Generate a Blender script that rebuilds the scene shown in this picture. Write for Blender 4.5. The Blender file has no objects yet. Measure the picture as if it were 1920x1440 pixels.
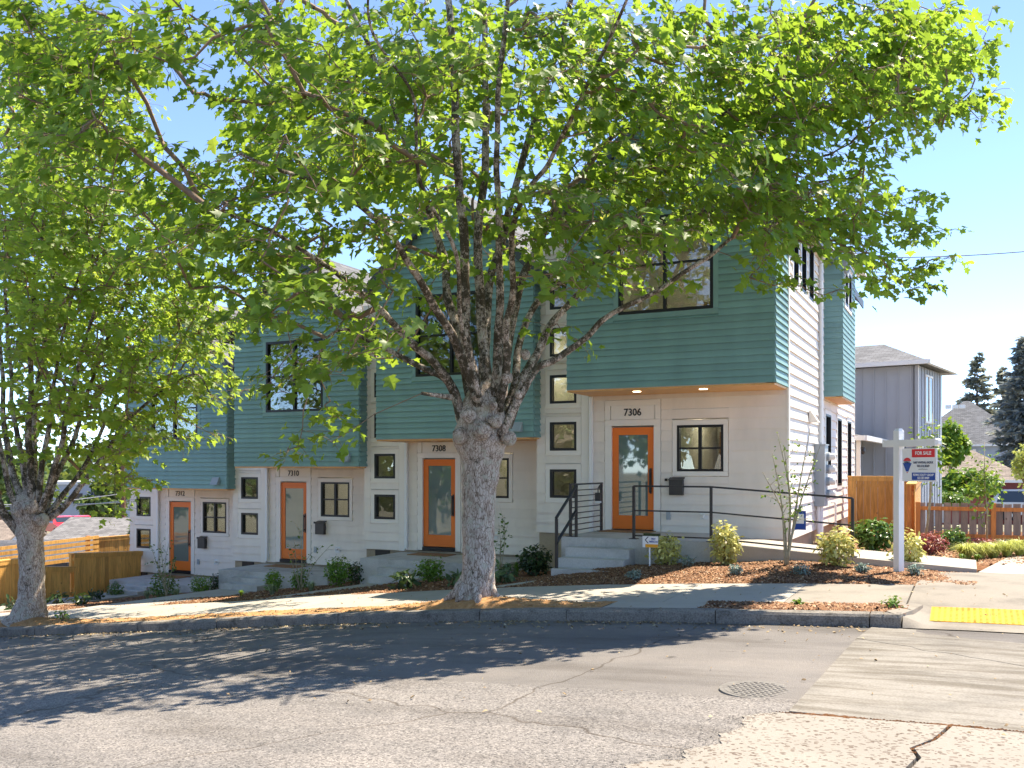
import bpy, math, random
import numpy as np
from mathutils import Vector, Matrix, noise as mnoise

random.seed(7); RNG = np.random.default_rng(7)
S = bpy.context.scene
COL = S.collection
R = math.radians

# ------------------------------------------------------------------ camera
# world: X along the row of houses (right), Y away from the street, Z up, the eye at z = 0
YAW = 26.2
CY, SY = math.cos(R(YAW)), math.sin(R(YAW))
FPX, HOR = 1740.0, 875.0
cam = bpy.data.cameras.new('camera')
cam.sensor_width = 36.0
cam.lens = 36.0 * FPX / 1920.0
cam.shift_y = (HOR - 720.0) / 1920.0
cam.clip_start = 0.05
cam.clip_end = 6000.0
camo = bpy.data.objects.new('camera', cam)
COL.objects.link(camo)
camo.rotation_euler = (R(90), 0, R(YAW))
S.camera = camo

# ------------------------------------------------------------------ sky, sun, exposure
SUN_EL, SUN_AZ = 62.0, math.degrees(math.atan2(0.53, 0.848))
w = bpy.data.worlds.new('World'); S.world = w; w.use_nodes = True
nt = w.node_tree
bg = nt.nodes['Background']
sky = nt.nodes.new('ShaderNodeTexSky')
sky.sky_type = 'NISHITA'; sky.sun_disc = False
sky.sun_elevation = R(SUN_EL); sky.sun_rotation = R(SUN_AZ)
sky.altitude = 60; sky.air_density = 0.45; sky.dust_density = 0.0; sky.ozone_density = 2.6
nt.links.new(sky.outputs[0], bg.inputs[0]); bg.inputs[1].default_value = 0.15
sl = bpy.data.lights.new('sun', 'SUN'); sl.energy = 3.5; sl.angle = R(0.5); sl.color = (1.0, 0.92, 0.79)
so = bpy.data.objects.new('sun', sl); COL.objects.link(so)
sd = Vector((math.sin(R(SUN_AZ)) * math.cos(R(SUN_EL)), math.cos(R(SUN_AZ)) * math.cos(R(SUN_EL)), math.sin(R(SUN_EL))))
so.rotation_euler = sd.to_track_quat('Z', 'Y').to_euler(); so.location = sd * 60
S.view_settings.view_transform = 'Standard'; S.view_settings.look = 'None'
S.view_settings.gamma = 1.0; S.view_settings.use_curve_mapping = False
S.view_settings.exposure = 1.76
S.view_settings.use_white_balance = True; S.view_settings.white_balance_temperature = 6900; S.view_settings.white_balance_tint = 10
S.cycles.use_denoising = True
S.cycles.max_bounces = 8; S.cycles.transparent_max_bounces = 12
S.cycles.sample_clamp_indirect = 6.0

# ------------------------------------------------------------------ pixel <-> place
def ray(u):
    t = (u - 960.0) / FPX
    return (-SY + CY * t, CY + SY * t)
def PS(u, v, s):
    a, b = ray(u)
    return Vector((a * s, b * s, (HOR - v) * s / FPX))
def PY(u, v, Y):
    a, b = ray(u); return PS(u, v, Y / b)
def PX(u, v, X):
    a, b = ray(u); return PS(u, v, X / a)
def proj(p):
    s = -SY * p[0] + CY * p[1]; l = CY * p[0] + SY * p[1]
    return 960 + FPX * l / s, HOR - FPX * p[2] / s, s

_ZX = [-200, -90, -60, -40, -28, -19.5, -15.9, -12.9, -8.3, -5.38, -2.5, 0, 3, 10, 40, 200]
_ZZ = [-6.4, -6.0, -5.6, -4.95, -4.1, -3.29, -2.93, -2.62, -2.13, -1.86, -1.68, -1.57, -1.53, -1.5, -1.5, -1.5]
def zs(x):
    # smooth street profile
    return 0.25 * (np.interp(x - 1.0, _ZX, _ZZ) + 2 * np.interp(x, _ZX, _ZZ) + np.interp(x + 1.0, _ZX, _ZZ))
CURB = 10.85
def zroad(x, y):
    d = min(max(CURB - y, 0.0), 5.0)
    return zs(x) - 0.15 + 0.02 * d * (1 - d / 14.0)
def zbed(x, y):
    z = float(zs(x))
    if x < -7.0:
        z -= 0.03 * max(0.0, min(3.0, y - 13.6)) * max(0.0, min(1.0, (-10.0 - x) / 6.0))
    m = max(0.0, min(1.0, (x + 7.2) / 1.5)) * max(0.0, min(1.0, (y - 13.5) / 1.2))
    m *= max(0.0, min(1.0, (0.0 - x) / 2.5))
    z += 0.16 * m
    if y > 15.5:
        z -= 0.02 * (y - 15.5)
    return z
def G(u, v, f=None):
    f = f or zbed
    s = 14.0
    for _ in range(60):
        p = PS(u, v, s); s += ((f(p.x, p.y) * FPX / (HOR - v)) - s) * 0.6
    return PS(u, v, s)

# ------------------------------------------------------------------ mesh helpers
ORG = {}
def org(o): return ORG.get(o.name, Vector((0, 0, 0))) if o else Vector((0, 0, 0))

class MB:
    def __init__(self):
        self.v = []; self.f = []; self.m = []; self.cur = 0
    def add(self, vs, fs):
        n = len(self.v); self.v.extend([tuple(p) for p in vs])
        for f in fs: self.f.append(tuple(i + n for i in f)); self.m.append(self.cur)
        return self
    def box(self, x0, x1, y0, y1, z0, z1):
        vs = [(x0,y0,z0),(x1,y0,z0),(x1,y1,z0),(x0,y1,z0),(x0,y0,z1),(x1,y0,z1),(x1,y1,z1),(x0,y1,z1)]
        return self.add(vs, [(0,3,2,1),(4,5,6,7),(0,1,5,4),(1,2,6,5),(2,3,7,6),(3,0,4,7)])
    def hexa(self, b, t):
        # bottom quad b, top quad t (counter-clockwise seen from above)
        return self.add(list(b) + list(t), [(0,3,2,1),(4,5,6,7),(0,1,5,4),(1,2,6,5),(2,3,7,6),(3,0,4,7)])
    def wbox(self, W, a0, a1, o0, o1, z0, z1):
        b = [W.p(a0, o1, z0), W.p(a1, o1, z0), W.p(a1, o0, z0), W.p(a0, o0, z0)]
        t = [W.p(a0, o1, z1), W.p(a1, o1, z1), W.p(a1, o0, z1), W.p(a0, o0, z1)]
        return self.hexa(b, t)
    def prism(self, poly, e):
        # poly: list of 3d points (planar), e: extrusion vector
        n = len(poly); e = Vector(e)
        vs = [Vector(p) for p in poly] + [Vector(p) + e for p in poly]
        fs = [tuple(range(n - 1, -1, -1)), tuple(range(n, 2 * n))]
        fs += [(i, (i + 1) % n, n + (i + 1) % n, n + i) for i in range(n)]
        return self.add(vs, fs)
    def tube(self, pts, rad, n=8, cap=True):
        pts = [Vector(p) for p in pts]
        if not hasattr(rad, '__len__'): rad = [rad] * len(pts)
        base = len(self.v); prev = None
        for i, p in enumerate(pts):
            d = (pts[min(i + 1, len(pts) - 1)] - pts[max(i - 1, 0)])
            d = d.normalized() if d.length > 1e-9 else Vector((0, 0, 1))
            if prev is None:
                a = d.cross(Vector((0.31, 0.17, 0.93)) if abs(d.z) < 0.95 else Vector((1, 0, 0))).normalized()
            else:
                a = (prev - d * prev.dot(d)).normalized()
            prev = a; b = d.cross(a)
            for k in range(n):
                q = 2 * math.pi * k / n
                self.v.append(tuple(p + (a * math.cos(q) + b * math.sin(q)) * rad[i]))
        for i in range(len(pts) - 1):
            for k in range(n):
                self.f.append((base + i*n + k, base + i*n + (k+1) % n, base + (i+1)*n + (k+1) % n, base + (i+1)*n + k)); self.m.append(self.cur)
        if cap:
            self.f.append(tuple(base + k for k in range(n - 1, -1, -1))); self.m.append(self.cur)
            self.f.append(tuple(base + (len(pts)-1)*n + k for k in range(n))); self.m.append(self.cur)
        return self
    def cyl(self, p, q, r, n=12): return self.tube([p, q], r, n)
    def sphere(self, c, rx, ry=None, rz=None, nu=12, nv=8):
        ry = ry or rx; rz = rz or rx; base = len(self.v)
        for j in range(nv + 1):
            th = math.pi * j / nv
            for i in range(nu):
                ph = 2 * math.pi * i / nu
                self.v.append((c[0] + rx*math.sin(th)*math.cos(ph), c[1] + ry*math.sin(th)*math.sin(ph), c[2] + rz*math.cos(th)))
        for j in range(nv):
            for i in range(nu):
                self.f.append((base+j*nu+i, base+(j+1)*nu+i, base+(j+1)*nu+(i+1)%nu, base+j*nu+(i+1)%nu)); self.m.append(self.cur)
        return self
    def build(self, name, mat, parent=None, smooth=False, at=None):
        me = bpy.data.meshes.new(name)
        V = np.array(self.v, dtype=float).reshape(-1, 3)
        if parent is not None: o0 = org(parent)
        elif at is not None: o0 = Vector(at)
        else:
            lo, hi = V.min(0), V.max(0); o0 = Vector(((lo[0]+hi[0])/2, (lo[1]+hi[1])/2, lo[2]))
        V = V - np.array(o0)
        me.from_pydata(V.tolist(), [], self.f)
        for m_ in (mat if isinstance(mat, (list, tuple)) else [mat]): me.materials.append(m_)
        if any(self.m): me.polygons.foreach_set('material_index', self.m)
        if smooth: me.polygons.foreach_set('use_smooth', [True] * len(me.polygons))
        me.update()
        o = bpy.data.objects.new(name, me); COL.objects.link(o)
        if parent is not None: o.parent = parent
        else: o.location = o0
        ORG[o.name] = o0
        return o

def fast_mesh(name, V, F, mat, parent=None, smooth=False, attr=None, at=None):
    """V (n,3) float array, F (m,k) int array of equal-size faces"""
    me = bpy.data.meshes.new(name)
    V = np.asarray(V, dtype=np.float32); F = np.asarray(F, dtype=np.int32)
    if parent is not None: o0 = org(parent)
    elif at is not None: o0 = Vector(at)
    else: o0 = Vector((float(V[:,0].mean()), float(V[:,1].mean()), float(V[:,2].min())))
    V = V - np.array(o0, dtype=np.float32)
    k = F.shape[1]
    me.vertices.add(len(V)); me.vertices.foreach_set('co', V.ravel())
    me.loops.add(F.size); me.loops.foreach_set('vertex_index', F.ravel())
    me.polygons.add(len(F)); me.polygons.foreach_set('loop_start', np.arange(0, F.size, k, dtype=np.int32))
    me.update(calc_edges=True)
    if smooth: me.polygons.foreach_set('use_smooth', np.ones(len(F), dtype=bool))
    if attr is not None:
        a = me.attributes.new('rnd', 'FLOAT', 'POINT'); a.data.foreach_set('value', np.asarray(attr, dtype=np.float32))
    me.materials.append(mat)
    o = bpy.data.objects.new(name, me); COL.objects.link(o)
    if parent is not None: o.parent = parent
    else: o.location = o0
    ORG[o.name] = o0
    return o

def tag(o, label=None, cat=None, group=None, kind=None):
    if label: o['label'] = label
    if cat: o['category'] = cat
    if group: o['group'] = group
    if kind: o['kind'] = kind
    return o
def empty(name, loc, label=None, cat=None, group=None):
    o = bpy.data.objects.new(name, None); COL.objects.link(o); o.location = loc
    o.empty_display_size = 0.2
    ORG[o.name] = Vector(loc)
    return tag(o, label, cat, group)

class Wall:
    """a: metres along the wall, o: metres outward, z: height"""
    def __init__(self, A, ang):
        self.A = Vector((A[0], A[1])); c, s = math.cos(R(ang)), math.sin(R(ang))
        self.d = Vector((c, s)); self.n = Vector((s, -c)); self.ang = R(ang)
    def p(self, a, o, z):
        q = self.A + self.d * a + self.n * o
        return Vector((q.x, q.y, z))

_cache = {}
def mesh_obj(key, fn, name, mat, parent, loc, rotz=0.0):
    """an object that shares a cached mesh made by fn(MB)"""
    k = (key, mat.name)
    if k not in _cache:
        mb = MB(); fn(mb); me = bpy.data.meshes.new(name); me.from_pydata(mb.v, [], mb.f); me.materials.append(mat); me.update(); _cache[k] = me
    o = bpy.data.objects.new(name, _cache[k]); COL.objects.link(o)
    if parent is not None: o.parent = parent; o.location = Vector(loc) - org(parent)
    else: o.location = loc
    o.rotation_euler = (0, 0, rotz)
    ORG[o.name] = Vector(loc)
    return o

def text_obj(s, size, mat, parent, M, name='lettering', ext=0.004, align='CENTER', bold=0.0, sx=1.0, space=1.0):
    c = bpy.data.curves.new(name, 'FONT'); c.body = s; c.size = size; c.extrude = ext; c.align_x = align; c.align_y = 'CENTER'
    c.offset = bold; c.resolution_u = 3; c.space_character = space
    t = bpy.data.objects.new('tmp', c); COL.objects.link(t)
    dg = bpy.context.evaluated_depsgraph_get()
    me = bpy.data.meshes.new_from_object(t.evaluated_get(dg))
    bpy.data.objects.remove(t); bpy.data.curves.remove(c)
    me.materials.clear(); me.materials.append(mat)
    o = bpy.data.objects.new(name, me); COL.objects.link(o)
    L = Matrix.Translation(M.translation - org(parent)) @ M.to_3x3().to_4x4() @ Matrix.Diagonal((sx, 1, 1, 1))
    o.parent = parent; o.matrix_local = L
    return o
def wall_matrix(W, a, o, z):
    # text plane: x along wall, y up, z outward
    d, n = W.d, W.n
    M = Matrix(((d.x, 0, n.x, 0), (d.y, 0, n.y, 0), (0, 1, 0, 0), (0, 0, 0, 1)))
    M.translation = W.p(a, o, z)
    return M

# ------------------------------------------------------------------ materials
def newmat(name):
    m = bpy.data.materials.new(name); m.use_nodes = True
    t = m.node_tree; b = t.nodes['Principled BSDF']
    return m, t, b
def N(t, typ, **kw):
    n = t.nodes.new(typ)
    for k, v in kw.items(): setattr(n, k, v)
    return n
def coords(t, obj=False, scale=(1,1,1)):
    g = N(t, 'ShaderNodeTexCoord') if obj else N(t, 'ShaderNodeNewGeometry')
    mp = N(t, 'ShaderNodeMapping'); mp.inputs['Scale'].default_value = scale
    t.links.new(g.outputs['Object' if obj else 'Position'], mp.inputs['Vector'])
    return mp.outputs[0]
def ramp(t, src, stops):
    r = N(t, 'ShaderNodeValToRGB'); e = r.color_ramp.elements
    while len(e) < len(stops): e.new(0.5)
    for i, (p, c) in enumerate(stops): e[i].position = p; e[i].color = (*c, 1) if len(c) == 3 else c
    t.links.new(src, r.inputs[0]); return r.outputs[0]
def noise(t, vec, scale, detail=4, rough=0.6, dist=0.0):
    n = N(t, 'ShaderNodeTexNoise'); n.inputs['Scale'].default_value = scale; n.inputs['Detail'].default_value = detail
    n.inputs['Roughness'].default_value = rough; n.inputs['Distortion'].default_value = dist
    t.links.new(vec, n.inputs['Vector']); return n.outputs[0]
def mixc(t, fac, a, b, mode='MIX'):
    m = N(t, 'ShaderNodeMix', data_type='RGBA', blend_type=mode)
    for sock, val in ((m.inputs[0], fac), (m.inputs[6], a), (m.inputs[7], b)):
        if isinstance(val, (int, float)): sock.default_value = val
        elif isinstance(val, tuple): sock.default_value = (*val, 1)
        else: t.links.new(val, sock)
    return m.outputs[2]
def bump(t, b, h, strength, dist=0.01):
    n = N(t, 'ShaderNodeBump'); n.inputs['Strength'].default_value = strength; n.inputs['Distance'].default_value = dist
    t.links.new(h, n.inputs['Height']); t.links.new(n.outputs[0], b.inputs['Normal'])
def lerp(c, k): return tuple(min(1.0, x * k) for x in c)
def paint(name, col, rough=0.55, var=0.08, scale=2.5, bumps=0.15, bscale=60, spec=0.4, metal=0.0, stretch=(1,1,1), rnd=0.0):
    m, t, b = newmat(name)
    v = coords(t, scale=stretch)
    c = ramp(t, noise(t, v, scale), [(0.25, lerp(col, 1 - var)), (0.75, lerp(col, 1 + var))])
    if rnd:
        oi = N(t, 'ShaderNodeObjectInfo')
        c = mixc(t, 1.0, c, ramp(t, oi.outputs['Random'], [(0, (1-rnd,)*3), (1, (1.0,)*3)]), 'MULTIPLY')
    t.links.new(c, b.inputs['Base Color'])
    b.inputs['Roughness'].default_value = rough; b.inputs['Specular IOR Level'].default_value = spec; b.inputs['Metallic'].default_value = metal
    if bumps: bump(t, b, noise(t, v, bscale, 3), bumps, 0.004)
    return m

M = {}
M['teal'] = paint('teal_paint', (0.205, 0.36, 0.35), 0.6, 0.10, 1.2, 0.25, 45, stretch=(2,2,.7), rnd=0.15)
M['white'] = paint('white_siding_paint', (0.82, 0.74, 0.65), 0.6, 0.07, 1.5, 0.2, 50, stretch=(2,2,.6), rnd=0.07)
M['trim'] = paint('white_trim_paint', (0.81, 0.755, 0.68), 0.5, 0.04, 1.5, 0.12, 60)
M['black'] = paint('black_window_frame', (0.012, 0.012, 0.013), 0.4, 0.1, 3, 0)
M['rail'] = paint('black_steel', (0.014, 0.014, 0.016), 0.35, 0.15, 4, 0.05, spec=0.6)
M['orange'] = paint('orange_door_paint', (0.80, 0.18, 0.02), 0.42, 0.06, 2, 0.1, 40)
M['backing'] = paint('wall_backing', (0.6, 0.56, 0.5), 0.8)
M['number'] = paint('black_numerals', (0.01, 0.01, 0.01), 0.4, 0, 1, 0)
M['cedar_soffit'] = paint('cedar_soffit', (0.72, 0.38, 0.14), 0.5, 0.18, 3, 0.2, 30, stretch=(2,14,2))
M['fascia'] = paint('dark_fascia', (0.06, 0.07, 0.075), 0.5, 0.1)
M['gutter'] = paint('white_gutter', (0.78, 0.77, 0.75), 0.35, 0.04, 2, 0)
M['meter'] = paint('grey_meter_box', (0.33, 0.37, 0.4), 0.4, 0.06, 3, 0.05)
M['bronze'] = paint('dark_bronze', (0.05, 0.045, 0.042), 0.4, 0.1)
M['room'] = paint('room_wall', (0.62, 0.6, 0.54), 0.8, 0.04, 1, 0)
M['roomwood'] = paint('room_wood', (0.2, 0.1, 0.05), 0.6, 0.2, 3, 0)
M['mat'] = paint('coir_mat', (0.30, 0.17, 0.08), 0.95, 0.3, 30, 0.6, 90)
M['whitepost'] = paint('white_post_paint', (0.8, 0.79, 0.77), 0.5, 0.05, 4, 0.1, 40)

def cedar(name, col, rnd=0.35):
    m, t, b = newmat(name)
    v = coords(t, scale=(1, 1, 0.12))
    n1 = noise(t, v, 14, 6, 0.65, 1.0)
    c = ramp(t, n1, [(0.3, lerp(col, 0.62)), (0.55, col), (0.8, lerp(col, 1.2))])
    oi = N(t, 'ShaderNodeObjectInfo')
    c = mixc(t, 1.0, c, ramp(t, oi.outputs['Random'], [(0, (1-rnd, 1-rnd*1.15, 1-rnd*1.3)), (0.5, (0.9, 0.88, 0.84)), (1, (1, 1, 1))]), 'MULTIPLY')
    vo = N(t, 'ShaderNodeTexVoronoi'); vo.inputs['Scale'].default_value = 3.3
    t.links.new(coords(t, scale=(1,1,0.6)), vo.inputs['Vector'])
    k = ramp(t, vo.outputs['Distance'], [(0.03, (0.25, 0.14, 0.08)), (0.07, (1, 1, 1))])
    c = mixc(t, 0.8, c, k, 'MULTIPLY')
    t.links.new(c, b.inputs['Base Color']); b.inputs['Roughness'].default_value = 0.65
    bump(t, b, n1, 0.2, 0.004)
    return m
M['cedar'] = cedar('new_cedar', (0.84, 0.45, 0.12), 0.28)
M['cedar_post'] = cedar('cedar_post_stain', (0.70, 0.25, 0.06), 0.12)
M['cedar_grey'] = cedar('weathered_cedar', (0.36, 0.285, 0.25), 0.35)

def glass(name, tint=(0.75, 0.8, 0.78), refl=0.09, rough=0.0, wav=0.02):
    m, t, b = newmat(name); t.nodes.remove(b)
    out = t.nodes['Material Output']
    tr = N(t, 'ShaderNodeBsdfTransparent'); tr.inputs[0].default_value = (*tint, 1)
    gl = N(t, 'ShaderNodeBsdfGlossy'); gl.inputs['Roughness'].default_value = rough
    lw = N(t, 'ShaderNodeLayerWeight'); lw.inputs['Blend'].default_value = 0.35
    ma = N(t, 'ShaderNodeMath', operation='MULTIPLY_ADD'); ma.inputs[1].default_value = 0.45; ma.inputs[2].default_value = refl
    t.links.new(lw.outputs['Fresnel'], ma.inputs[0])
    bp = N(t, 'ShaderNodeBump'); bp.inputs['Strength'].default_value = wav; bp.inputs['Distance'].default_value = 0.1
    t.links.new(noise(t, coords(t), 1.6, 2), bp.inputs['Height']); t.links.new(bp.outputs[0], gl.inputs['Normal'])
    mx = N(t, 'ShaderNodeMixShader'); t.links.new(ma.outputs[0], mx.inputs[0]); t.links.new(tr.outputs[0], mx.inputs[1]); t.links.new(gl.outputs[0], mx.inputs[2])
    t.links.new(mx.outputs[0], out.inputs[0])
    return m
M['glass'] = glass('window_glass')
def frosted():
    m, t, b = newmat('frosted_door_glass')
    c = ramp(t, noise(t, coords(t), 0.8), [(0.3, (0.11, 0.17, 0.165)), (0.7, (0.16, 0.225, 0.215))])
    t.links.new(c, b.inputs['Base Color']); b.inputs['Roughness'].default_value = 0.025; b.inputs['Specular IOR Level'].default_value = 1.0
    b.inputs['IOR'].default_value = 1.7
    return m
M['frosted'] = frosted()
def emit(name, col, s):
    m, t, b = newmat(name); b.inputs['Base Color'].default_value = (*col, 1)
    b.inputs['Emission Color'].default_value = (*col, 1); b.inputs['Emission Strength'].default_value = s
    return m
M['lamp'] = emit('lit_lamp', (1.0, 0.82, 0.55), 4.0)

def shingle(name, col, sc=1.0):
    m, t, b = newmat(name)
    v = coords(t)
    br = N(t, 'ShaderNodeTexBrick'); br.offset = 0.5; br.inputs['Scale'].default_value = 1.0 / sc
    br.inputs['Brick Width'].default_value = 0.33; br.inputs['Row Height'].default_value = 0.14; br.inputs['Mortar Size'].default_value = 0.008
    br.inputs['Color1'].default_value = (*lerp(col, 0.72), 1); br.inputs['Color2'].default_value = (*lerp(col, 1.25), 1); br.inputs['Mortar'].default_value = (*lerp(col, 0.4), 1)
    tc = N(t, 'ShaderNodeUVMap')
    t.links.new(tc.outputs[0], br.inputs['Vector'])
    c = mixc(t, 0.5, br.outputs['Color'], ramp(t, noise(t, v, 2.2, 5), [(0.3, (0.6, 0.6, 0.6)), (0.7, (1.15, 1.12, 1.1))]), 'MULTIPLY')
    c = mixc(t, 0.35, c, ramp(t, noise(t, v, 60, 2), [(0.3, (0.5, 0.5, 0.5)), (0.7, (1.3, 1.3, 1.3))]), 'MULTIPLY')
    t.links.new(c, b.inputs['Base Color']); b.inputs['Roughness'].default_value = 0.9
    bump(t, b, br.outputs['Fac'], 0.5, -0.01)
    return m
M['shingle'] = shingle('grey_shingles', (0.165, 0.17, 0.18))
M['shingle_brown'] = shingle('brown_shingles', (0.27, 0.22, 0.18))
M['shingle_dark'] = shingle('dark_shingles', (0.10, 0.105, 0.12))

def concrete(name, col, stain=0.35, scale=1.0, bmp=0.25, streak=None, rnd=0.12, speck=0.25):
    m, t, b = newmat(name)
    v = coords(t)
    c = ramp(t, noise(t, v, 1.1 * scale, 6, 0.65), [(0.28, lerp(col, 1 - stain)), (0.5, col), (0.78, lerp(col, 1.1))])
    c = mixc(t, speck, c, ramp(t, noise(t, v, 55, 3), [(0.35, (0.55, 0.53, 0.5)), (0.6, (1.08, 1.08, 1.08))]), 'MULTIPLY')
    if streak:
        c = mixc(t, 0.7, c, ramp(t, noise(t, coords(t, scale=streak), 1.0, 5, 0.7), [(0.40, (0.5, 0.46, 0.4)), (0.56, (1, 1, 1))]), 'MULTIPLY')
    if rnd:
        oi = N(t, 'ShaderNodeObjectInfo')
        c = mixc(t, 1.0, c, ramp(t, oi.outputs['Random'], [(0, (1-rnd,)*3), (1, (1.0,)*3)]), 'MULTIPLY')
    t.links.new(c, b.inputs['Base Color']); b.inputs['Roughness'].default_value = 0.88; b.inputs['Specular IOR Level'].default_value = 0.25
    bump(t, b, noise(t, v, 80, 4), bmp, 0.006)
    return m
M['conc_new'] = concrete('new_concrete', (0.40, 0.37, 0.32), 0.16, 0.8, 0.15, rnd=0.06, speck=0.12)
M['conc_old'] = concrete('old_concrete', (0.285, 0.255, 0.215), 0.34, 1.2, 0.3)
M['conc_steps'] = concrete('step_concrete', (0.54, 0.525, 0.50), 0.32, 1.6, 0.2, rnd=0.08)
M['conc_curb'] = concrete('curb_concrete', (0.27, 0.245, 0.215), 0.6, 5.0, 0.9, speck=0.8)
M['foundation'] = concrete('foundation_concrete', (0.45, 0.36, 0.25), 0.25, 1.5, 0.2)
M['conc_road'] = concrete('road_concrete', (0.275, 0.255, 0.225), 0.3, 1.4, 0.4, streak=(0.9, 7.0, 1.0), speck=0.45)

def aggregate(name, base, dark, light, sc, thr):
    """exposed stone aggregate"""
    m, t, b = newmat(name)
    v = coords(t)
    vo = N(t, 'ShaderNodeTexVoronoi'); vo.inputs['Scale'].default_value = sc; t.links.new(v, vo.inputs['Vector'])
    pick = ramp(t, noise(t, v, 13, 2), [(0.35, dark), (0.65, light)])
    sep = N(t, 'ShaderNodeSeparateColor'); t.links.new(vo.outputs['Color'], sep.inputs[0])
    c = mixc(t, ramp(t, sep.outputs[0], [(thr, (0, 0, 0)), (thr + 0.04, (1, 1, 1))]), base, pick)
    c = mixc(t, 0.8, c, ramp(t, noise(t, v, 0.5, 6, 0.7), [(0.3, (0.74, 0.72, 0.70)), (0.7, (1.08, 1.06, 1.04))]), 'MULTIPLY')
    t.links.new(c, b.inputs['Base Color']); b.inputs['Roughness'].default_value = 0.9; b.inputs['Specular IOR Level'].default_value = 0.25
    bump(t, b, noise(t, v, 40, 5), 0.6, 0.012)
    return m
M['agg'] = aggregate('exposed_aggregate_concrete', (0.30, 0.278, 0.245), (0.12, 0.09, 0.07), (0.23, 0.195, 0.165), 48, 0.80)

def asphalt(name):
    """old coarse asphalt, smoother newer strip by the kerb"""
    m, t, b = newmat(name)
    v = coords(t)
    vo = N(t, 'ShaderNodeTexVoronoi'); vo.inputs['Scale'].default_value = 85; t.links.new(v, vo.inputs['Vector'])
    sep = N(t, 'ShaderNodeSeparateColor'); t.links.new(vo.outputs['Color'], sep.inputs[0])
    coarse = ramp(t, sep.outputs[0], [(0.0, (0.075, 0.07, 0.067)), (0.25, (0.17, 0.158, 0.15)), (0.7, (0.235, 0.218, 0.204)), (1.0, (0.32, 0.298, 0.276))])
    fine = ramp(t, noise(t, v, 110, 3), [(0.3, (0.135, 0.125, 0.118)), (0.7, (0.22, 0.204, 0.19))])
    se = N(t, 'ShaderNodeSeparateXYZ'); t.links.new(v, se.inputs[0])
    ed = N(t, 'ShaderNodeMath', operation='MULTIPLY_ADD'); ed.inputs[1].default_value = 0.35; ed.inputs[2].default_value = -0.15
    t.links.new(noise(t, v, 0.7, 4), ed.inputs[0])
    yy = N(t, 'ShaderNodeMath', operation='ADD'); t.links.new(se.outputs[1], yy.inputs[0]); t.links.new(ed.outputs[0], yy.inputs[1])
    mr = N(t, 'ShaderNodeMapRange'); mr.inputs[1].default_value = 7.02; mr.inputs[2].default_value = 7.12; t.links.new(yy.outputs[0], mr.inputs[0])
    c = mixc(t, mr.outputs[0], coarse, fine)
    c = mixc(t, 0.8, c, ramp(t, noise(t, v, 0.45, 6, 0.7), [(0.3, (0.66, 0.66, 0.67)), (0.7, (1.16, 1.14, 1.12))]), 'MULTIPLY')
    c = mixc(t, 0.85, c, ramp(t, noise(t, coords(t, scale=(0.35, 1.6, 1)), 1.0, 5, 0.65), [(0.36, (0.72, 0.7, 0.68)), (0.5, (1, 1, 1)), (0.68, (1.14, 1.12, 1.1))]), 'MULTIPLY')
    c = mixc(t, 0.9, c, ramp(t, noise(t, v, 2.3, 3, 0.5), [(0.24, (0.45, 0.44, 0.43)), (0.31, (1, 1, 1))]), 'MULTIPLY')
    # cracks
    dn = N(t, 'ShaderNodeTexNoise'); dn.inputs['Scale'].default_value = 1.7; t.links.new(v, dn.inputs['Vector'])
    vv = mixc(t, 0.3, v, dn.outputs['Color'])
    cr = N(t, 'ShaderNodeTexVoronoi', feature='DISTANCE_TO_EDGE'); cr.inputs['Scale'].default_value = 0.3; t.links.new(vv, cr.inputs['Vector'])
    c = mixc(t, 1.0, c, ramp(t, cr.outputs['Distance'], [(0.0, (0.5, 0.45, 0.4)), (0.0015, (0.6, 0.55, 0.5)), (0.0035, (1, 1, 1))]), 'MULTIPLY')
    t.links.new(c, b.inputs['Base Color']); b.inputs['Roughness'].default_value = 0.85; b.inputs['Specular IOR Level'].default_value = 0.3
    bump(t, b, vo.outputs['Distance'], 0.5, -0.008)
    return m
M['asphalt'] = asphalt('asphalt')

def earth(name, cols, sc=9, bm=0.6, big=1.2):
    m, t, b = newmat(name); v = coords(t)
    c = ramp(t, noise(t, v, sc, 8, 0.7), [(0.3, cols[0]), (0.5, cols[1]), (0.72, cols[2])])
    c = mixc(t, 0.7, c, ramp(t, noise(t, v, big, 4), [(0.3, (0.72, 0.7, 0.68)), (0.7, (1.1, 1.08, 1.05))]), 'MULTIPLY')
    t.links.new(c, b.inputs['Base Color']); b.inputs['Roughness'].default_value = 0.95; b.inputs['Specular IOR Level'].default_value = 0.1
    bump(t, b, noise(t, v, sc * 4, 6, 0.7), bm, 0.02)
    return m
M['dirt'] = earth('sandy_dirt', [(0.33, 0.165, 0.07), (0.48, 0.265, 0.12), (0.58, 0.36, 0.19)], 12)
M['mulch'] = earth('bark_mulch', [(0.10, 0.045, 0.022), (0.23, 0.11, 0.052), (0.34, 0.18, 0.095)], 16, 1.0)
M['soil'] = earth('town_ground', [(0.16, 0.15, 0.10), (0.24, 0.22, 0.16), (0.32, 0.29, 0.22)], 0.5, 0.2, 0.06)
def chips_mat():
    m, t, b = newmat('bark_chips')
    a = N(t, 'ShaderNodeAttribute'); a.attribute_name = 'rnd'
    t.links.new(ramp(t, a.outputs['Fac'], [(0, (0.09, 0.04, 0.02)), (0.45, (0.23, 0.11, 0.052)), (0.8, (0.33, 0.18, 0.095)), (0.96, (0.42, 0.28, 0.17)), (1.0, (0.52, 0.43, 0.32))]), b.inputs['Base Color'])
    b.inputs['Roughness'].default_value = 0.9
    return m
M['chips'] = chips_mat()
M['litter'] = chips_mat(); M['litter'].name = 'dry_leaf_litter'
_e = [n for n in M['litter'].node_tree.nodes if n.type == 'VALTORGB'][0].color_ramp.elements
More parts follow.
